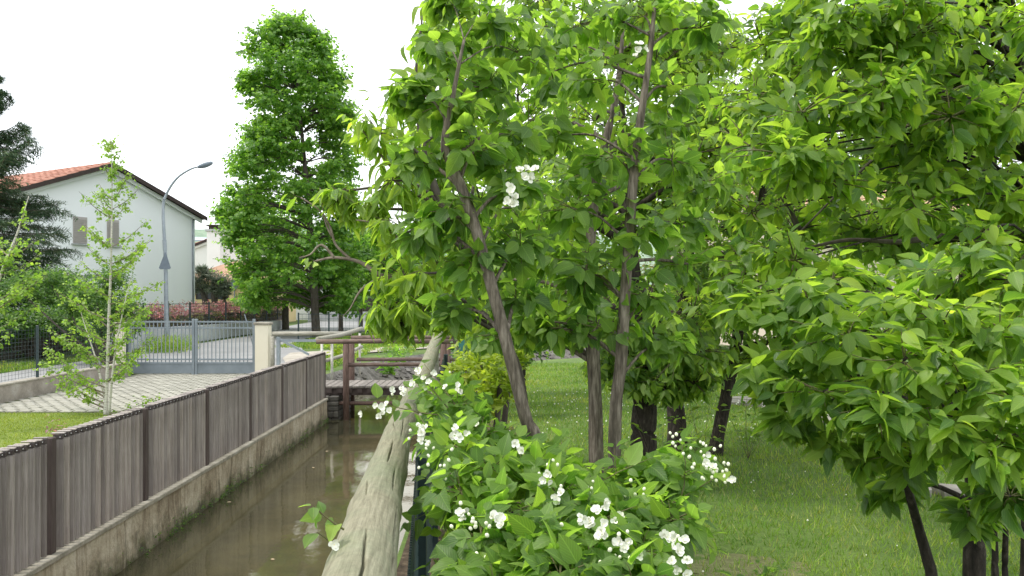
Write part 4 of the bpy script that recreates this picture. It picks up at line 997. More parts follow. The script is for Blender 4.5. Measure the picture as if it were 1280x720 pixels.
# ------------------------------------------------------------ young birches
def birch(label, base, Y, path, ends, L, group, stems2=None):
    b0 = at(*base, Y); b0.z = LZ
    root = thing('birch_tree', label, 'tree', b0, group)
    P, Rr = smooth_path([(b0, .035)]+[(at(u, v, Y), r) for u, v, r in path], 8); MB().tube(P, Rr, 10, jit=.15).build('trunk', M['barkbirch'], root, smooth=True)
    if stems2:
        for sp_ in stems2:
            p2, r2 = smooth_path([(b0+Vector((.05, 0, 0)), .025)]+[(at(u, v, Y+dy), r) for u, v, dy, r in sp_], 6); MB().tube(p2, r2, 8, jit=.15).build('stem', M['barkbirch'], root, smooth=True)
    f = Foliage(root, 'small', .85, M['birch'], 0); bm_ = MB()
    for (u, v, dy) in ends:
        e = at(u, v, Y+dy)
        i = min(range(len(P)), key=lambda k: abs(P[k].z-(e.z-.35*abs(e.x-P[k].x)-.12-.35*abs(dy)))); a = P[i]
        mid = (a+e)/2+Vector((0, 0, -.04)); pp, rr = smooth_path([(a, Rr[i]*.5), (mid, .006), (e, .002)], 5); bm_.tube(pp, rr, 5, caps=False)
        ln = (e-a).length; ns = max(6, int(ln*23))
        for k in range(ns):
            t = .25+.75*k/ns; q = pp[min(len(pp)-1, int(t*(len(pp)-1)))]; d = unit(rng.normal(0, 1, 3)+np.array([0, 0, -.1]))
            f.shoot(q, np.array(q)+d*R.uniform(.05, .16), 3, L*1.12, .35, 0, d, .2, .0015, up=.5, jit=.5)
    bm_.build('branches', M['barkpale'], root, smooth=True); return root
ends = []
for k in range(46):
    t = k/45; v = 470-t*290; half = 82*(1-t)**.75+8
    s = (-1, 1)[k % 2]; ends.append((138+s*half*R.uniform(.35, 1.0)+(0 if t > .3 else -6), v-R.uniform(-10, 25), R.uniform(-.7, .7)*(1-t*.6)))
ends += [(75, 455, -.2), (72, 478, 0), (85, 420, .2), (200, 495, 0), (190, 300, .1), (205, 350, 0), (198, 420, -.1), (138, 172, 0), (150, 195, 0), (110, 310, .1), (140, 215, 0)]
birch('young birch tree with thin white trunks on the left lawn by the fence', (132, 520), 12.6, [(134, 470, .026), (136, 400, .022), (139, 320, .015), (140, 230, .009), (139, 172, .003)], ends, .052, 'young birches on the left lawn',
      [[(120, 450, .1, .012), (104, 400, .2, .006), (96, 370, .2, .002)], [(144, 440, -.1, .014), (158, 370, -.2, .007), (172, 320, -.2, .002)]])
ends = [(R.uniform(-40, 62), R.uniform(235, 420), R.uniform(-.4, .4)) for _ in range(11)]+[(45, 300, 0), (60, 345, 0), (50, 318, .1), (40, 345, .1)]
birch('young birch leaning in at the left edge of the photo', (-60, 560), 11.0, [(-40, 450, .028), (0, 345, .02), (22, 290, .012), (36, 245, .004)], ends, .05, 'young birches on the left lawn')

# ------------------------------------------------------------ spruce
def spruce(label, ub, Y, vtop, vbot, half, n, group=None):
    b0 = Vector((gx(ub, Y), Y, LZ)); root = thing('spruce_tree', label, 'tree', b0, group)
    top = at(ub, vtop, Y); MB().tube([b0, (b0+top)/2, top], [.22, .14, .015], 10, jit=.15).build('trunk', M['barkmaple'], root, smooth=True)
    f = Foliage(root, 'needle', .34, M['needle'], 0); bm_ = MB()
    for k in range(n):
        t = (k+.5)/n; v = vtop+(vbot-vtop)*t**.85; ln = half*Y/F*(.10+.95*t**.8)*R.uniform(.7, 1.12); a = R.uniform(0, 2*math.pi)
        c = at(ub, v, Y); d = Vector((math.cos(a), math.sin(a), 0)); tipz = (.28 if t < .4 else -.05)*ln
        mid = c+d*ln*.5+Vector((0, 0, -.06*ln)); e = c+d*ln+Vector((0, 0, tipz)); pp, rr = smooth_path([(c, .03), (mid, .018), (e, .005)], 4); bm_.tube(pp, rr, 5, caps=False)
        pp2, _ = smooth_path([(c, .1), (mid, .1), (e, .1)], 8)
        side = d.cross(Vector((0, 0, 1)))
        for q, p in enumerate(pp2[3:]):
            w_ = ln*.32*(1-.55*q/len(pp2))+.12
            for s in (-1, 1):
                dd = (side*s*.9+d*.75+Vector((0, 0, R.uniform(-.7, -.05)))).normalized()
                f.shoot(p, p+dd*w_*R.uniform(.7, 1.1), int(6+w_*10), .17, 0, -.05, None, 0, .006, spread=.8, up=1, jit=.3)
        f.shoot(pp2[-4], e, 10, .16, 0, 0, None, 0, .006, spread=.8, up=1, jit=.3)
    bm_.build('branches', M['barkmaple'], root, smooth=True)
spruce('dark green spruce at the left edge in front of the pale house', -22, 27, 92, 372, 128, 120)

# ------------------------------------------------------------ right-hand trees
# tree with drooping leaves and a bare pale limb, left of the leaning stem
tr = [(Vector((gx(672, 4.6), 4.6, 0)), .028), (at(655, 500, 4.5), .024), (at(630, 420, 4.4), .022), (at(600, 345, 4.2), .020), (at(545, 240, 4.1), .022), (at(520, 120, 4.1), .01), (at(528, 20, 4.1), .004)]
bl = [B(472, 165, 4.0, 34, 34), B(490, 225, 4.0, 42, 36), B(508, 290, 4.0, 46, 40), B(505, 345, 3.9, 40, 30), B(455, 262, 4.1, 26, 20), B(515, 120, 4.2, 40, 40), B(540, 180, 4.3, 45, 45), B(545, 330, 4.2, 40, 40), B(528, 380, 3.8, 34, 22), B(488, 388, 3.9, 24, 22), B(545, 40, 4.2, 24, 26), B(560, 0, 4.3, 40, 24), B(560, 100, 4.4, 40, 40), B(590, 280, 4.6, 40, 50), B(560, 240, 4.4, 40, 50), B(424, 240, 4.1, 14, 14), B(505, 400, 3.9, 22, 16), B(555, 395, 4.2, 26, 18), B(580, 350, 4.5, 40, 40), B(575, 200, 4.5, 44, 44), B(600, 120, 4.6, 50, 50), B(610, 40, 4.6, 50, 40), B(530, 250, 4.3, 34, 44), B(610, 400, 4.8, 40, 30), B(560, 60, 5, 50, 50), B(560, 140, 5, 50, 50), B(620, 180, 5, 60, 60), B(620, 90, 5, 50, 50), B(520, 190, 4.8, 40, 50), B(590, 300, 5, 50, 50), B(640, 260, 5, 50, 50)]
dt, df_ = blob_tree('drooping_leaf_tree', 'tree with long drooping leaves leaning over the canal rail', 'tree', tr[0][0], tr, bl, 'long', .34, M['droop'], .115, M['barkmaple'], pairs=4, shoots=16, droop=1.0, sag=.05, up=.35, jit=.4, limb_r=.012, outw=1.1)
for path in ([(600, 372, 4.4, .024), (560, 352, 4.3, .021), (510, 350, 4.2, .018), (478, 345, 4.1, .014), (455, 330, 4.1, .011), (438, 324, 4.1, .009), (415, 322, 4.1, .007), (392, 327, 4.1, .004)],
             [(440, 325, 4.1, .008), (420, 306, 4.1, .007), (412, 282, 4.1, .006), (398, 262, 4.1, .004), (376, 247, 4.1, .004)],
             [(418, 322, 4.1, .008), (402, 306, 4.1, .006), (388, 318, 4.1, .004), (374, 322, 4.1, .002)],
             [(415, 296, 4.1, .007), (406, 275, 4.1, .004), (400, 235, 4.1, .002)],
             [(478, 345, 4.1, .008), (452, 362, 4.0, .006), (438, 385, 4.0, .003), (428, 396, 4.0, .002)],
             [(500, 300, 4.0, .010), (470, 280, 4.0, .006), (445, 275, 4.0, .003)], [(490, 210, 4.0, .008), (465, 180, 4.0, .005), (445, 150, 4.0, .002)]):
    pp, rr = smooth_path([(at(u, v, Y), r) for u, v, Y, r in path], 5); MB().tube(pp, rr, 8, jit=.35).build('limb', M['barkpale'], dt, smooth=True)
for p, e in (((376, 247), (362, 240)), ((455, 262), (425, 240)), ((425, 245), (408, 262)), ((445, 150), (432, 142)), ((470, 120), (445, 105)), ((395, 327), (385, 322))):
    df_.shoot(at(*p, 4.05), at(*e, 4.0), 2, .085, .6, 0, None, .3, .002, up=.4)

G1 = 'tall mock orange stems behind the rail'
# leaning stem
YA = 2.45
tr = [(Vector((gx(688, YA), YA, 0)), .021), (at(675, 600, YA), .020), (at(656, 520, YA), .0195), (at(632, 425, YA), .019), (at(607, 330, YA), .0180), (at(588, 265, YA), .0165), (at(568, 212, YA), .0155), (at(556, 180, YA), .013), (at(566, 120, YA), .008), (at(580, 50, YA), .004)]
bl = [B(555, 60, 2.45, 48, 40), B(512, 118, 2.45, 30, 26), B(600, 30, 2.5, 50, 36), B(550, 130, 2.4, 52, 44), B(610, 110, 2.5, 50, 46), B(520, 200, 2.4, 36, 34), B(592, 190, 2.35, 46, 40), B(560, 265, 2.35, 46, 36), B(645, 170, 2.5, 46, 44), B(640, 240, 2.4, 44, 40), B(590, 330, 2.4, 42, 36), B(530, 290, 2.45, 30, 26), B(650, 310, 2.45, 42, 40), B(560, 0, 2.5, 30, 26), B(655, 70, 2.6, 46, 50), B(572, 385, 2.5, 34, 26), B(645, 375, 2.5, 34, 30), B(590, 60, 2.9, 50, 50), B(575, 160, 2.9, 50, 50), B(600, 250, 2.9, 50, 40)]
EYE = Vector((0, 0, CAMZ))
bl = [(EYE+(c-EYE)*1.055, r) for c, r in bl]
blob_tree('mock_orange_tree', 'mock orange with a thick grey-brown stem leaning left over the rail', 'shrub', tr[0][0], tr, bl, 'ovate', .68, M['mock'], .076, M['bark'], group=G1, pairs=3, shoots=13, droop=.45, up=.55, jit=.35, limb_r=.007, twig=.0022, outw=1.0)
# upright stem
YC = 2.75
tr = [(Vector((gx(764, YC), YC, 0)), .024), (at(768, 560, YC), .022), (at(776, 450, YC), .020), (at(783, 340, YC), .019), (at(790, 240, YC), .017), (at(799, 160, YC), .014), (at(812, 70, YC), .010), (at(818, 10, YC), .006)]
bl = [B(725, 30, 2.8, 56, 40), B(805, 20, 2.7, 50, 34), B(875, 35, 2.7, 46, 34), B(760, 100, 2.75, 60, 50), B(845, 110, 2.8, 50, 46), B(700, 170, 2.8, 50, 44), B(770, 195, 2.65, 56, 44), B(840, 200, 2.8, 44, 44), B(715, 260, 2.7, 52, 44), B(790, 290, 2.65, 52, 46), B(850, 280, 2.85, 40, 40), B(735, 340, 2.65, 52, 44), B(810, 370, 2.7, 46, 40), B(760, 410, 2.7, 50, 34), B(700, 330, 2.8, 40, 40), B(690, 90, 2.9, 46, 50), B(825, 430, 2.8, 40, 26), B(660, 400, 2.75, 36, 26), B(700, 410, 2.7, 40, 32)]
bl = [(EYE+(c-EYE)*1.05, r) for c, r in bl]
blob_tree('mock_orange_tree', 'mock orange with an upright brown stem reaching the top of the photo', 'shrub', tr[0][0], tr, bl, 'ovate', .68, M['mock'], .078, M['bark'], group=G1, pairs=3, shoots=14, droop=.45, up=.55, jit=.35, limb_r=.006, twig=.0022, outw=1.0)
for path in ([(783, 330), (776, 250), (772, 180), (764, 110), (745, 30)], [(794, 210), (815, 165), (838, 90)]): pass
# striped stem behind
YB = 3.7
tr = [(Vector((gx(748, YB), YB, 0)), .038), (at(746, 590, YB), .035), (at(744, 500, YB), .032), (at(741, 430, YB), .031), (at(736, 340, YB), .027), (at(745, 230, YB), .024), (at(770, 120, YB), .015), (at(780, 20, YB), .006)]
bl = [B(740, 380, 3.7, 60, 40), B(690, 420, 3.8, 46, 34), B(670, 300, 3.8, 60, 50), B(740, 220, 3.8, 60, 60), B(820, 160, 3.8, 60, 60), B(660, 150, 3.9, 60, 60), B(700, 60, 3.9, 60, 50), B(840, 40, 3.9, 70, 50), B(640, 40, 3.9, 50, 40), B(860, 330, 3.9, 50, 50), B(880, 230, 3.9, 50, 50), B(630, 420, 3.8, 40, 30), B(620, 350, 3.8, 40, 40)]
blob_tree('mock_orange_tree', 'mock orange with a striped grey stem, behind the two nearer stems', 'shrub', tr[0][0], tr, bl, 'ovate', .68, M['mock'], .085, M['bark'], group=G1, pairs=4, shoots=15, droop=.5, up=.55, jit=.35, limb_r=.012, twig=.0025)

# three dark-trunked orchard trees
G2 = 'dark-trunked orchard trees on the lawn'
def ob(lst, Y): return [B(u, v, Y+R.uniform(-.9, .9), ru, rv) for u, v, ru, rv in lst]
def orchard(label, Y, tp, cells_, sh=28, L=.13, mat='dark', tpl='long', width=.46, r0=.12, droop=.6, Ym_=None, group=G2, bark='barkdark', pairs=4, up=.5, singles=300, rd=None):
    tr = [(Vector((gx(tp[0][0], Y), Y, 0)), r0*1.15)]+[(at(u, v, Y), r) for u, v, r in tp[1:]]
    bl = []
    for u, v, ru, rv, dY in cells_:
        bl.append(B(u, v, Y+dY, ru, rv, rd))
    return blob_tree('orchard_tree', label, 'tree', tr[0][0], tr, bl, tpl, width, M[mat], L, M[bark], group=group, pairs=pairs, shoots=sh, droop=droop, up=up, jit=.4, limb_r=r0*.35, twig=.005, singles=singles)
def grid(u0, u1, v0, v1, n, ru, rv, d0, d1, seed):
    q = random.Random(seed); out = []
    for i in range(n):
        out.append((q.uniform(u0, u1), q.uniform(v0, v1), ru*q.uniform(.8, 1.25), rv*q.uniform(.8, 1.25), q.uniform(d0, d1)))
    return out
orchard('orchard tree with the thickest dark trunk, left of the three', 7.2, [(806, 600, .12), (804, 545, .115), (806, 490, .11), (800, 430, .10), (790, 330, .07), (780, 200, .04), (775, 60, .015)],
        grid(660, 880, -10, 450, 26, 62, 52, -1.1, 1.0, 3)+[(820, 455, 46, 26, -.2), (870, 440, 44, 30, -.3), (780, 440, 40, 26, 0), (790, 478, 34, 22, -.2), (830, 485, 30, 24, -.3), (755, 465, 30, 22, 0), (868, 478, 30, 22, -.3)])
orchard('orchard tree with a dark trunk in the middle, half hidden by leaves', 8.6, [(846, 570, .10), (846, 530, .095), (843, 480, .09), (850, 400, .08), (865, 280, .05), (880, 120, .02)],
        grid(800, 970, 20, 450, 24, 60, 50, -.9, 1.1, 4)+[(850, 470, 40, 22, 0)], r0=.10)
orchard('orchard tree with a slim dark trunk leaning right, right of the three', 8.4, [(893, 575, .075), (899, 535, .068), (910, 485, .064), (920, 430, .06), (935, 330, .045), (960, 200, .025), (975, 60, .01)],
        grid(880, 1090, 60, 440, 30, 60, 50, -1.0, 1.0, 5)+[(930, 450, 40, 22, 0), (990, 430, 50, 26, 0)], r0=.075)
# trees behind, paler
G3 = 'paler orchard trees further back'
for (lab, u, Y, c) in (('pale green orchard tree at the back, behind the mock orange stems', 652, 12.5, grid(580, 800, 20, 400, 44, 56, 50, -1.5, 1.5, 6)),
                       ('pale green orchard tree at the back with sky showing left of its top', 980, 13, grid(850, 1110, 90, 410, 34, 56, 50, -1.5, 1.5, 7)+[(905, 50, 40, 40, 0), (1010, 60, 30, 40, 0)]),
                       ('pale green orchard tree at the back on the far right', 1200, 12, grid(1080, 1300, -10, 410, 38, 58, 52, -1.5, 1.5, 8))):
    orchard(lab, Y, [(u, 500, .07), (u, 440, .06), (u+4, 300, .045), (u-5, 120, .02)], c, sh=22, L=.15, mat='back', r0=.065, group=G3, singles=0, pairs=4, tpl='small', width=.5, droop=.6)
# upper right tree, mid distance
G4 = 'broad-leaved trees on the right'
t5, f5 = orchard('broad-leaved tree whose crown fills the upper right corner', 5.4, [(1345, 700, .09), (1335, 500, .08), (1310, 300, .06), (1275, 120, .05), (1268, 40, .04), (1250, -60, .02)],
        grid(930, 1300, -20, 345, 76, 56, 44, -1.1, .9, 9)+[(1000, 150, 50, 40, .2), (950, 200, 40, 40, .4), (1180, 30, 60, 40, -.4), (1250, 150, 60, 50, -.6)], sh=17, L=.125, mat='pers', r0=.05, group=G4, width=.5, tpl='ovate', droop=.5)
for path in ([(1310, 300, 5.3, .03), (1220, 290, 5.1, .022), (1130, 302, 5.0, .018), (1060, 300, 4.9, .012), (1000, 312, 4.9, .006)],
             [(1275, 90, 5.3, .012), (1180, 120, 5.1, .010), (1080, 210, 5.0, .009), (1000, 290, 5, .005)],
             [(1130, 302, 5.0, .010), (1145, 230, 5.0, .006), (1120, 190, 5.0, .003)],
             [(1000, 290, 6, .022), (975, 240, 6, .018), (940, 190, 6, .012), (905, 160, 6, .006)]):
    pp, rr = smooth_path([(at(u, v, Y), r) for u, v, Y, r in path], 5); MB().tube(pp, rr, 8, jit=.3).build('limb', M['barkmaple'], t5, smooth=True)
# persimmon at the right, nearest
YD = 3.6
L_DEC[0] = False
tr = [(Vector((gx(1218, YD), YD, 0)), .050), (at(1218, 700, YD), .046), (at(1219, 640, YD), .043), (at(1216, 580, YD), .040), (at(1205, 520, YD), .034), (at(1185, 450, YD), .024), (at(1160, 390, YD), .012)]
bl = [B(955, 395, 3.5, 50, 34), B(925, 370, 3.7, 36, 26), B(1010, 375, 3.4, 56, 30), B(1000, 440, 3.3, 56, 34), B(960, 470, 3.3, 34, 26), B(1060, 420, 3.1, 60, 36), B(1030, 490, 3.0, 56, 34), B(1110, 380, 3.2, 60, 32), B(1130, 450, 2.9, 64, 38), B(1100, 520, 2.8, 56, 34), B(1180, 400, 3.0, 60, 38), B(1200, 470, 2.8, 64, 38), B(1170, 540, 2.75, 56, 34), B(1250, 420, 2.9, 56, 40), B(1265, 500, 2.7, 56, 40), B(1240, 560, 2.7, 52, 34), B(1130, 570, 3.0, 40, 30), B(1060, 560, 3.1, 32, 26), B(1270, 350, 3.1, 50, 40), B(1200, 340, 3.3, 56, 36), B(1040, 350, 3.7, 50, 26), B(1210, 640, 3.2, 30, 24), B(1262, 620, 3.0, 34, 30), B(1110, 610, 3.5, 24, 22), B(990, 520, 3.2, 26, 22), B(1150, 350, 3.8, 60, 30), B(1250, 380, 3.7, 60, 40), B(1150, 500, 3.6, 60, 40), B(1240, 470, 3.6, 60, 40), B(1060, 470, 3.7, 50, 40)]
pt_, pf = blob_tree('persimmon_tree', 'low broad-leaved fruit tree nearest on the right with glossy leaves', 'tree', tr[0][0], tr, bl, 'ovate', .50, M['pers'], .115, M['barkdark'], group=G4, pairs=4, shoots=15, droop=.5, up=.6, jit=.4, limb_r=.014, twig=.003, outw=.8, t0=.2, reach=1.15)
for path in ([(1165, 730, 3.4, .024), (1160, 700, 3.4, .023), (1150, 665, 3.4, .021), (1140, 630, 3.35, .018), (1120, 560, 3.2, .012), (1070, 480, 3.1, .006)],
             [(1244, 740, 3.7, .016), (1243, 690, 3.7, .015), (1240, 620, 3.6, .012)], [(1257, 740, 3.7, .014), (1256, 690, 3.7, .013), (1260, 600, 3.5, .01)],
             [(1278, 740, 3.9, .016), (1280, 640, 3.8, .014), (1270, 540, 3.4, .01)]):
    pts = [(at(u, v, Y), r) for u, v, Y, r in path]; p0 = pts[0][0]; pts = [(Vector((p0.x, p0.y, 0)), path[0][3]*1.1)]+pts
    pp, rr = smooth_path(pts, 5); MB().tube(pp, rr, 10, jit=.25).build('stem', M['barkdark'], pt_, smooth=True)

L_DEC[0] = True
# golden green shrub behind the rail
bl = [B(600, 455, 5.2, 34, 30), B(625, 480, 5.0, 34, 30), B(578, 470, 5.4, 22, 26), B(640, 450, 5.4, 26, 24), B(605, 500, 5.0, 36, 26)]
volume_bush('golden_shrub', 'small yellow-green shrub glowing behind the leaning stem', 'shrub', (gx(605, 5.2), 5.2, 0), bl, 'yellow', .065, 46, 3, tpl='ovate', width=.5, singles=120, droop=-.3, outw=.8)
# bushes closing the view beyond the lawn at the left of the orchard
bl = [B(600, 440, 11, 40, 26), B(650, 445, 11, 40, 24), B(560, 405, 12, 30, 24), B(620, 400, 12, 50, 30), B(580, 360, 12, 40, 40), B(650, 360, 12, 50, 40)]
volume_bush('leafy_shrub', 'dense green shrub on the bank behind the far end of the rail', 'shrub', (gx(610, 11.5), 11.5, 0), bl, 'bush', .10, 60, 4)

# ------------------------------------------------------------ foreground mock orange shrub
YS = 2.1
mo = thing('mock_orange_shrub', 'mock orange bush in white flower spilling over the log handrail', 'shrub', (gx(700, 2.2), 2.2, 0))
ms = Foliage(mo, 'ovate', .66, M['mock'], 300); canes = MB()
bl = []
spec = [(572, 508, 2.5), (598, 545, 2.4), (556, 500, 2.7), (575, 560, 2.1), (645, 572, 2.3), (552, 560, 2.2), (610, 590, 1.95), (578, 620, 1.85), (660, 590, 2.0), (700, 600, 2.2), (640, 640, 1.75), (602, 672, 1.65), (700, 620, 1.9), (750, 612, 2.1), (690, 680, 1.6), (640, 700, 1.6), (750, 650, 1.75), (800, 612, 2.1), (790, 640, 1.85), (740, 700, 1.6), (800, 690, 1.65), (840, 600, 2.1), (590, 715, 1.6), (840, 650, 1.8), (850, 580, 2.2), (700, 720, 1.5), (790, 730, 1.5), (620, 740, 1.5)]
for u, v, Y in spec:
    bl.append(B(u, v, Y, 42, 36))
base = Vector((gx(700, 2.2), 2.2, 0))
for c, r in bl:
    b0 = base+Vector((R.uniform(-.35, .3), R.uniform(-.3, .4), 0)); pp, rr = smooth_path([(b0, .008), ((b0+c)/2+Vector((0, 0, .12)), .006), (c, .003)], 5); canes.tube(pp, rr, 6, jit=.2, caps=False)
    for _ in range(15):
        d = unit(rng.normal(0, 1, 3)); d[2] = d[2]*.7+.2
        a = np.array(c)+d*np.array(r)*rng.uniform(0, .3); e = np.array(c)+d*np.array(r)*rng.uniform(.7, 1.15)
        ms.shoot(a, e, 3, .066, .3, .06, d, .3, .0016, up=.6, jit=.32)
# interior fill lower down
for k in range(240):
    u, v, Y = R.uniform(550, 850), R.uniform(605, 770), R.uniform(2.1, 2.7); c = np.array(at(u, v, Y)); d = unit(rng.normal(0, 1, 3)+np.array([0, 0, .4])); ms.shoot(c, c+d*.13, 3, .07, .3, .05, d, .2, .0018, up=.6, jit=.35)
# named shoots seen against the lawn and the water
for (a, e, n, L) in ((((846, 640, 2.0), (850, 552, 2.0), 5, .06)), (((820, 640, 2.0), (905, 590, 2.0), 5, .055)), (((700, 640, 2.1), (815, 572, 2.05), 4, .07)), (((762, 640, 2.1), (768, 560, 2.1), 4, .06)), (((560, 520, 2.4), (472, 500, 2.35), 5, .05)), (((560, 510, 2.4), (520, 462, 2.4), 4, .05)),
                     (((430, 662, 1.45), (392, 632, 1.42), 3, .043)), (((435, 690, 1.45), (396, 665, 1.42), 2, .045)), (((548, 560, 2.2), (512, 512, 2.35), 4, .05)), (((590, 540, 2.4), (530, 455, 2.6), 4, .05))):
    ms.shoot(at(*a), at(*e), n, L, .25, .05, (0, -.6, .3), .25, .002, up=.8, jit=.25)
canes.build('canes', M['twigdark'], mo, smooth=True)
# flowers
pet = leaf_template(0, [(0, .12), (.35, .42), (.7, .5), (.93, .34), (1, .12)], fold=.35, curl=-.35)
pme = mesh_from('petal', pet[0]*np.array([.9, 1, 1]), pet[1], True, pet[2]); pme.materials.append(M['petal'])
cme = bpy.data.meshes.new('flower'); import bmesh
b_ = bmesh.new(); bmesh.ops.create_icosphere(b_, subdivisions=1, radius=.12); b_.to_mesh(cme); b_.free(); cme.materials.append(M['stamen'])
bdm = bpy.data.meshes.new('bud'); b_ = bmesh.new(); bmesh.ops.create_icosphere(b_, subdivisions=2, radius=1)
for v_ in b_.verts: v_.co.z *= 1.25
b_.to_mesh(bdm); b_.free(); bdm.materials.append(M['bud']); bdm.polygons.foreach_set('use_smooth', [True]*len(bdm.polygons))
nfl = 0
def flower(owner, p, size, facing):
    global nfl; nfl += 1
    f = Vector(facing).normalized(); q = f.to_track_quat('Z', 'Y').to_matrix().to_4x4() @ Matrix.Rotation(R.uniform(0, 6), 4, 'Z')
    o = bpy.data.objects.new('flower', cme); COL.objects.link(o); o.parent = owner
    o.matrix_local = Matrix.Translation(Vector(p)-WLOC[owner.name]) @ q @ Matrix.Scale(size*.5, 4)
    for ring, n, tl in ((0, 5, .12), (1, 3, .6)):
        for k in range(n):
            c = bpy.data.objects.new('petal', pme); COL.objects.link(c); c.parent = o
            c.matrix_local = Matrix.Rotation(2*math.pi*(k+ring*.5)/n+R.uniform(-.2, .2), 4, 'Z') @ Matrix.Rotation(tl+R.uniform(-.35, .4), 4, 'X') @ Matrix.Scale((1-.3*ring)*R.uniform(.75, 1.15), 4)
def cluster(owner, u, v, Y, n, size=.0215, spread=14, buds=0):
    n = n+(n > 1)
    for _ in range(n):
        p = at(u+R.gauss(0, spread*.45), v+R.gauss(0, spread*.45), Y-R.uniform(0, .04)); d = Vector((R.uniform(-.7, .7), -1, R.uniform(-.1, .9))); flower(owner, p, size*R.uniform(.85, 1.1), d)
    for _ in range(buds): bud(owner, u+R.gauss(0, spread*.8), v+R.gauss(0, spread*.8), Y)
def bud(owner, u, v, Y, s=.0036):
    o = bpy.data.objects.new('bud', bdm); COL.objects.link(o); o.parent = owner; o.location = at(u, v, Y)-WLOC[owner.name]
    o.scale = (s*R.uniform(.8, 1.2),)*3; o.rotation_euler = (R.uniform(-.6, .6), R.uniform(-.6, .6), 0)
for u, v, Y, n, b in ((520, 466, 2.35, 3, 0), (500, 490, 2.3, 3, 0), (470, 508, 2.3, 3, 1), (485, 514, 2.3, 2, 0), (455, 510, 2.3, 1, 0), (572, 480, 2.4, 3, 1), (540, 478, 2.45, 2, 0), (525, 540, 2.05, 3, 2), (534, 552, 2.05, 2, 3),
                      (565, 550, 2.0, 2, 1), (575, 530, 2.1, 2, 0), (645, 560, 1.9, 2, 0), (624, 650, 1.62, 3, 1), (580, 638, 1.75, 2, 3), (725, 652, 1.62, 3, 3), (757, 642, 1.6, 3, 1), (757, 665, 1.58, 4, 2), (775, 675, 1.58, 2, 3), (697, 622, 1.8, 3, 3),
                      (680, 604, 1.9, 2, 1), (783, 646, 1.75, 2, 0), (846, 682, 1.62, 4, 2), (854, 708, 1.6, 3, 1), (893, 577, 1.9, 1, 3), (888, 584, 1.9, 1, 4), (912, 594, 1.88, 1, 3), (884, 570, 1.9, 1, 2), (680, 596, 1.95, 1, 2), (420, 674, 1.43, 1, 0), (794, 694, 1.55, 1, 2), (760, 694, 1.55, 1, 2),
                      (835, 665, 1.65, 2, 1), (705, 590, 2, 0, 4), (610, 530, 2.2, 1, 0)):
    cluster(mo, u, v, Y-.05, n, buds=b)
for u, v, n in ((580, 655, 6), (600, 700, 6), (530, 570, 6), (868, 560, 9), (850, 545, 6), (905, 590, 6), (700, 640, 6), (735, 610, 6), (675, 700, 7), (720, 700, 6), (600, 655, 4), (685, 575, 3), (790, 620, 5), (880, 600, 6), (770, 710, 5), (560, 585, 4)):
    for _ in range(n): bud(mo, u+R.gauss(0, 9), v+R.gauss(0, 9), 1.55 if v > 640 else 1.85)
# flowers high on the two tall stems
roots = [o for o in SC.objects if o.name.startswith('mock_orange_tree')]
for i, lst in ((0, ((662, 212, 2.3, 4), (640, 240, 2.3, 4), (638, 252, 2.3, 2))), (1, ((803, 64, 2.5, 2), (797, 70, 2.5, 1)))):
    for u, v, Y, n in lst: cluster(roots[i], u, v, Y-.12, n, .028, 12)

# weeds and small plants on banks and lawn
def plant(label, u, v, Y, z, n, L, hgt, mat='grassblade', tpl='ovate', group='weeds on the lawn and banks'):
    p = Vector((gx(u, Y), Y, z)); t = thing('leafy_weed', label, 'weed', p, group); f = Foliage(t, tpl, .55, M[mat], 60)
    for _ in range(n):
        e = p+Vector((R.uniform(-.6, .6)*hgt, R.uniform(-.6, .6)*hgt, hgt*R.uniform(.5, 1.1))); f.shoot(p, e, 3, L, .1, .1, None, .3, .002, up=.8)
plant('low broad-leaved weed on the lawn just right of the mock orange', 905, 712, 3.9, 0, 10, .10, .22, 'mock')
plant('small weed on bare soil at the bottom of the photo', 960, 735, 4.6, 0, 7, .06, .12, 'mock')
plant('green plant growing out of the rubble bank above the bridge rail', 497, 445, 22.8, -.35, 16, .2, .6, 'maple')
plant('green plant on the rubble bank between the two bridge rails', 484, 478, 21.5, -.5, 16, .2, .5, 'maple')
plant('green plant on the bank left of the bridge posts', 422, 440, 22, -.1, 12, .2, .6, 'yellow')
# undergrowth under the orchard trunks
for (lab, u, Y) in (('thin leafy suckers at the foot of the thick dark trunk', 830, 7.0), ('thin leafy suckers between the dark trunks', 880, 7.6), ('thin leafy suckers right of the slim dark trunk', 935, 8.2)):
    plant(lab, u, 0, Y, 0, 9, .09, .75, 'dark', 'long')
plant('small reddish weed standing on the left lawn', 70, 0, 10.5, LZ, 5, .06, .28, 'red')

# ------------------------------------------------------------ stone path pieces on the lawn
sp = thing('stone_path', 'pale flat stones edging the lawn under the orchard trees', 'path', (4, 10, 0))
sp_pts = [(925, 505, 12.4), (932, 503, 12.8), (950, 508, 12.2), (968, 514, 11.7), (992, 522, 11.2), (1005, 526, 10.8), (1030, 527, 10.7), (1050, 530, 10.5), (1068, 526, 10.9), (1095, 520, 11.3), (1120, 527, 10.6), (1160, 545, 9.6), (1185, 560, 8.8), (1150, 620, 6.7), (1185, 618, 6.75), (1202, 624, 6.6), (1240, 620, 6.7), (1270, 622, 6.65)]
for u, v, Y in sp_pts:
    x = gx(u, Y); n = 7; r = R.uniform(.14, .26)*(1 if Y > 7 else .5)
    pts = [(x+math.cos(2*math.pi*k/n)*r*R.uniform(.8, 1.2)*1.3, Y+math.sin(2*math.pi*k/n)*r*R.uniform(.8, 1.2)) for k in range(n)]
    MB().poly(pts, -.02, .045+R.uniform(0, .02)).build('stone', M['stone'], sp)

build_foliage()

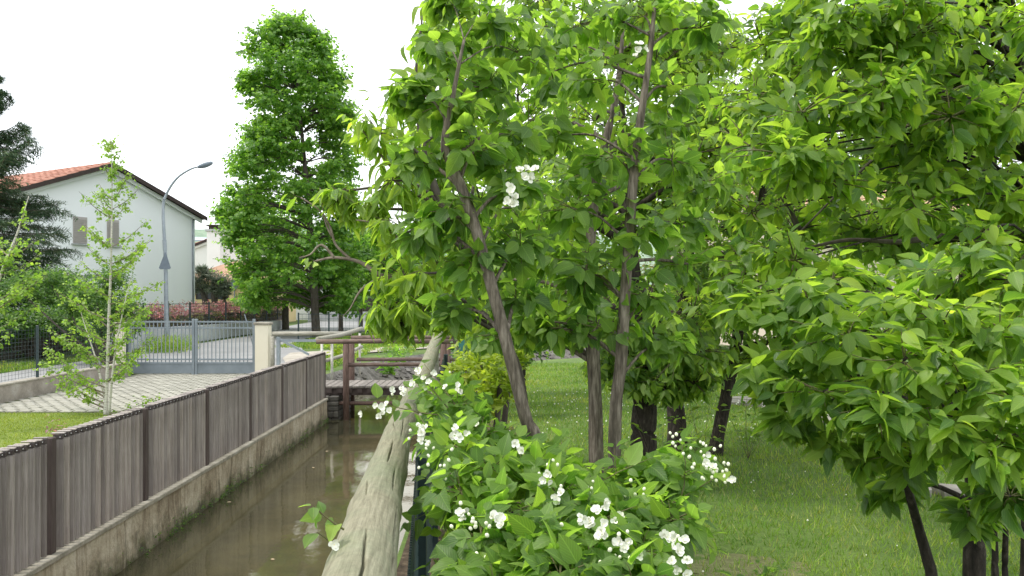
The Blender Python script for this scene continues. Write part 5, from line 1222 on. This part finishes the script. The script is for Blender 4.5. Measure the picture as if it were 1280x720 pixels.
# ------------------------------------------------------------ grass
def blades(name, n, xr, yr, z, h, wd, mat, keep, parent=None, dens=None):
    x = rng.uniform(*xr, n); y = yr[0]+(yr[1]-yr[0])*rng.random(n)**(dens or 1)
    k = keep(x, y); x, y = x[k], y[k]; n = len(x)
    a = rng.uniform(0, 2*np.pi, n); hh = h*rng.uniform(.4, 1.25, n); ww = wd*rng.uniform(.6, 1.3, n)*(.6+y/12)
    lx, ly = rng.normal(0, .45, n)*hh, rng.normal(0, .45, n)*hh
    V = np.zeros((n, 3, 3)); V[:, 0] = np.c_[x-np.cos(a)*ww, y-np.sin(a)*ww, np.full(n, z)]; V[:, 1] = np.c_[x+np.cos(a)*ww, y+np.sin(a)*ww, np.full(n, z)]
    V[:, 2] = np.c_[x+lx, y+ly, z+hh]
    me = mesh_from(name, V.reshape(-1, 3), np.arange(3*n).reshape(-1, 3)); o = place(name, me, mat, parent)
    tag(o, kind='stuff'); return o
def kr(x, y):
    d = np.hypot(x-1.35, y-4.85); nz = np.sin(x*7.1)*np.cos(y*6.3)*.3
    return (x > -.4) & ((x*F/y+CU) < 1330) & ((d+nz > .6) | (rng.random(len(x)) < .5))
o = blades('lawn_grass', 250000, (-.4, 13), (3.6, 20), 0, .05, .0035, M['grassblade'], kr, dens=1.7); tag(o, 'short grass of the orchard lawn under the trees', 'grass')
o = blades('clipped_grass', 60000, (-8.6, -3.65), (6, 15), LZ, .03, .004, M['grassleft'], lambda x, y: (y < 12.8) | (y < 12.85+(x+6.2)*.5) | ((y < 13.3+(x+5.2)*1.25) & (x > -5.2))); tag(o, 'clipped yellow-green grass of the left lawn', 'grass')
o = blades('bank_grass', 60000, (-12, 6), (20, 40), LZ-.02, .12, .012, M['grassblade'], lambda x, y: ((y > 29.2) | ((x < -4.4) & (x > -5.4) & (y > 20.5)) | ((x > -4.2-.0*(y)) & (x < -2.6) & (y > 27) )) & (x > -8.4+(y < 36)*0) & ~((x > -3) & (y < 29.5))); tag(o, 'bright grass on the verge beyond the footbridge', 'grass')
o = blades('verge_grass', 26000, (-17, -12.15), (12, 30), LZ-.02, .14, .010, M['grassblade'], lambda x, y: (x < -12.15) & ((y < 22) | (x > -12.68))); tag(o, 'strip of grass beyond the road on the left', 'grass')
# clover flowers
def dots(name, n, xr, yr, z, s):
    x = rng.uniform(*xr, n); y = rng.uniform(*yr, n); m = MB()
    for i in range(n):
        p = (x[i], y[i], z+R.uniform(.03, .07)); r = s*R.uniform(.6, 1.3)
        vs = [(p[0]+a*r, p[1]+b*r, p[2]+c*r) for a, b, c in ((1, 0, 0), (-1, 0, 0), (0, 1, 0), (0, -1, 0), (0, 0, 1), (0, 0, -1))]
        m.add(vs, [(0, 2, 4), (2, 1, 4), (1, 3, 4), (3, 0, 4), (2, 0, 5), (1, 2, 5), (3, 1, 5), (0, 3, 5)])
    o = m.build(name, M['petal']); tag(o, 'tiny white clover and daisy heads scattered over the far lawn', 'flowers', kind='stuff'); return o
dots('clover_flowers', 420, (0, 6.5), (9, 14), 0, .010)
fp = dots('fallen_petals', 30, (.9, 3.2), (3.9, 8), -.01, .007); tag(fp, 'tiny fallen white petals scattered over the near lawn', 'petals')
# pale branch litter in the canal: algae tufts at the right foot of the near wall
al = thing('algae_patch', 'yellow-green algae growing in the shallow water below the handrail', 'algae', (-.9, 3.2, -.9)); al['kind'] = 'stuff'
f = Foliage(al, 'needle', .10, M['yellow'], 0)
for k in range(900):
    x, y = -.66-abs(R.gauss(0, .25)), R.uniform(2.2, 5.2); p = np.array([x, y, -1.0]); f.shoot(p, p+np.array([R.uniform(-.1, .1), R.uniform(-.1, .1), R.uniform(.05, .22)]), 2, .06, -.2, 0, None, 0, 0, up=.6, jit=.5)
sv = Foliage.ALL; Foliage.ALL = [f]; build_foliage(); Foliage.ALL = sv
flt = mesh_from('floating_leaf', TPL['ovate'][0][0]*np.array([.6, 1, .3]), TPL['ovate'][0][1], True, TPL['ovate'][0][2])
flt.materials.append(surf('fallen_tan_leaf', [(.3, (.38, .28, .16)), (.7, (.55, .45, .28))], 20, .8))
for k in range(9):
    y = R.uniform(4.5, 14); o = bpy.data.objects.new('floating_leaf', flt); COL.objects.link(o)
    o.location = (R.uniform(-3.2, -1.1), y, WZ+.006); o.rotation_euler = (R.uniform(-.1, .1), R.uniform(-.1, .1), R.uniform(0, 6)); o.scale = (R.uniform(.04, .075),)*3
    tag(o, 'small tan fallen leaf floating on the brown canal water', 'leaf', 'fallen leaves on the canal')
mt_ = thing('moss_tufts', 'moss and small weeds along the waterline of the stained canal wall', 'moss', (-3.3, 8, WZ)); mt_['kind'] = 'stuff'
f = Foliage(mt_, 'small', .6, M['bush'], 0)
for k in range(700):
    y = R.uniform(4.5, 15.3)
    if mnoise.noise(Vector((y*1.3, 2.2, 0))) < R.uniform(-.35, .5): continue
    p = np.array([-3.33+R.uniform(-.01, .03), y, WZ+abs(R.gauss(0, .06))]); f.shoot(p, p+np.array([R.uniform(.01, .05), R.uniform(-.03, .03), R.uniform(-.01, .04)]), 3, .022, 0, 0, (1, -.3, .4), 0, 0, up=.3, jit=.6)
Foliage.ALL = [f]; build_foliage(); Foliage.ALL = sv
print('flowers', nfl, 'objects', len(SC.objects))
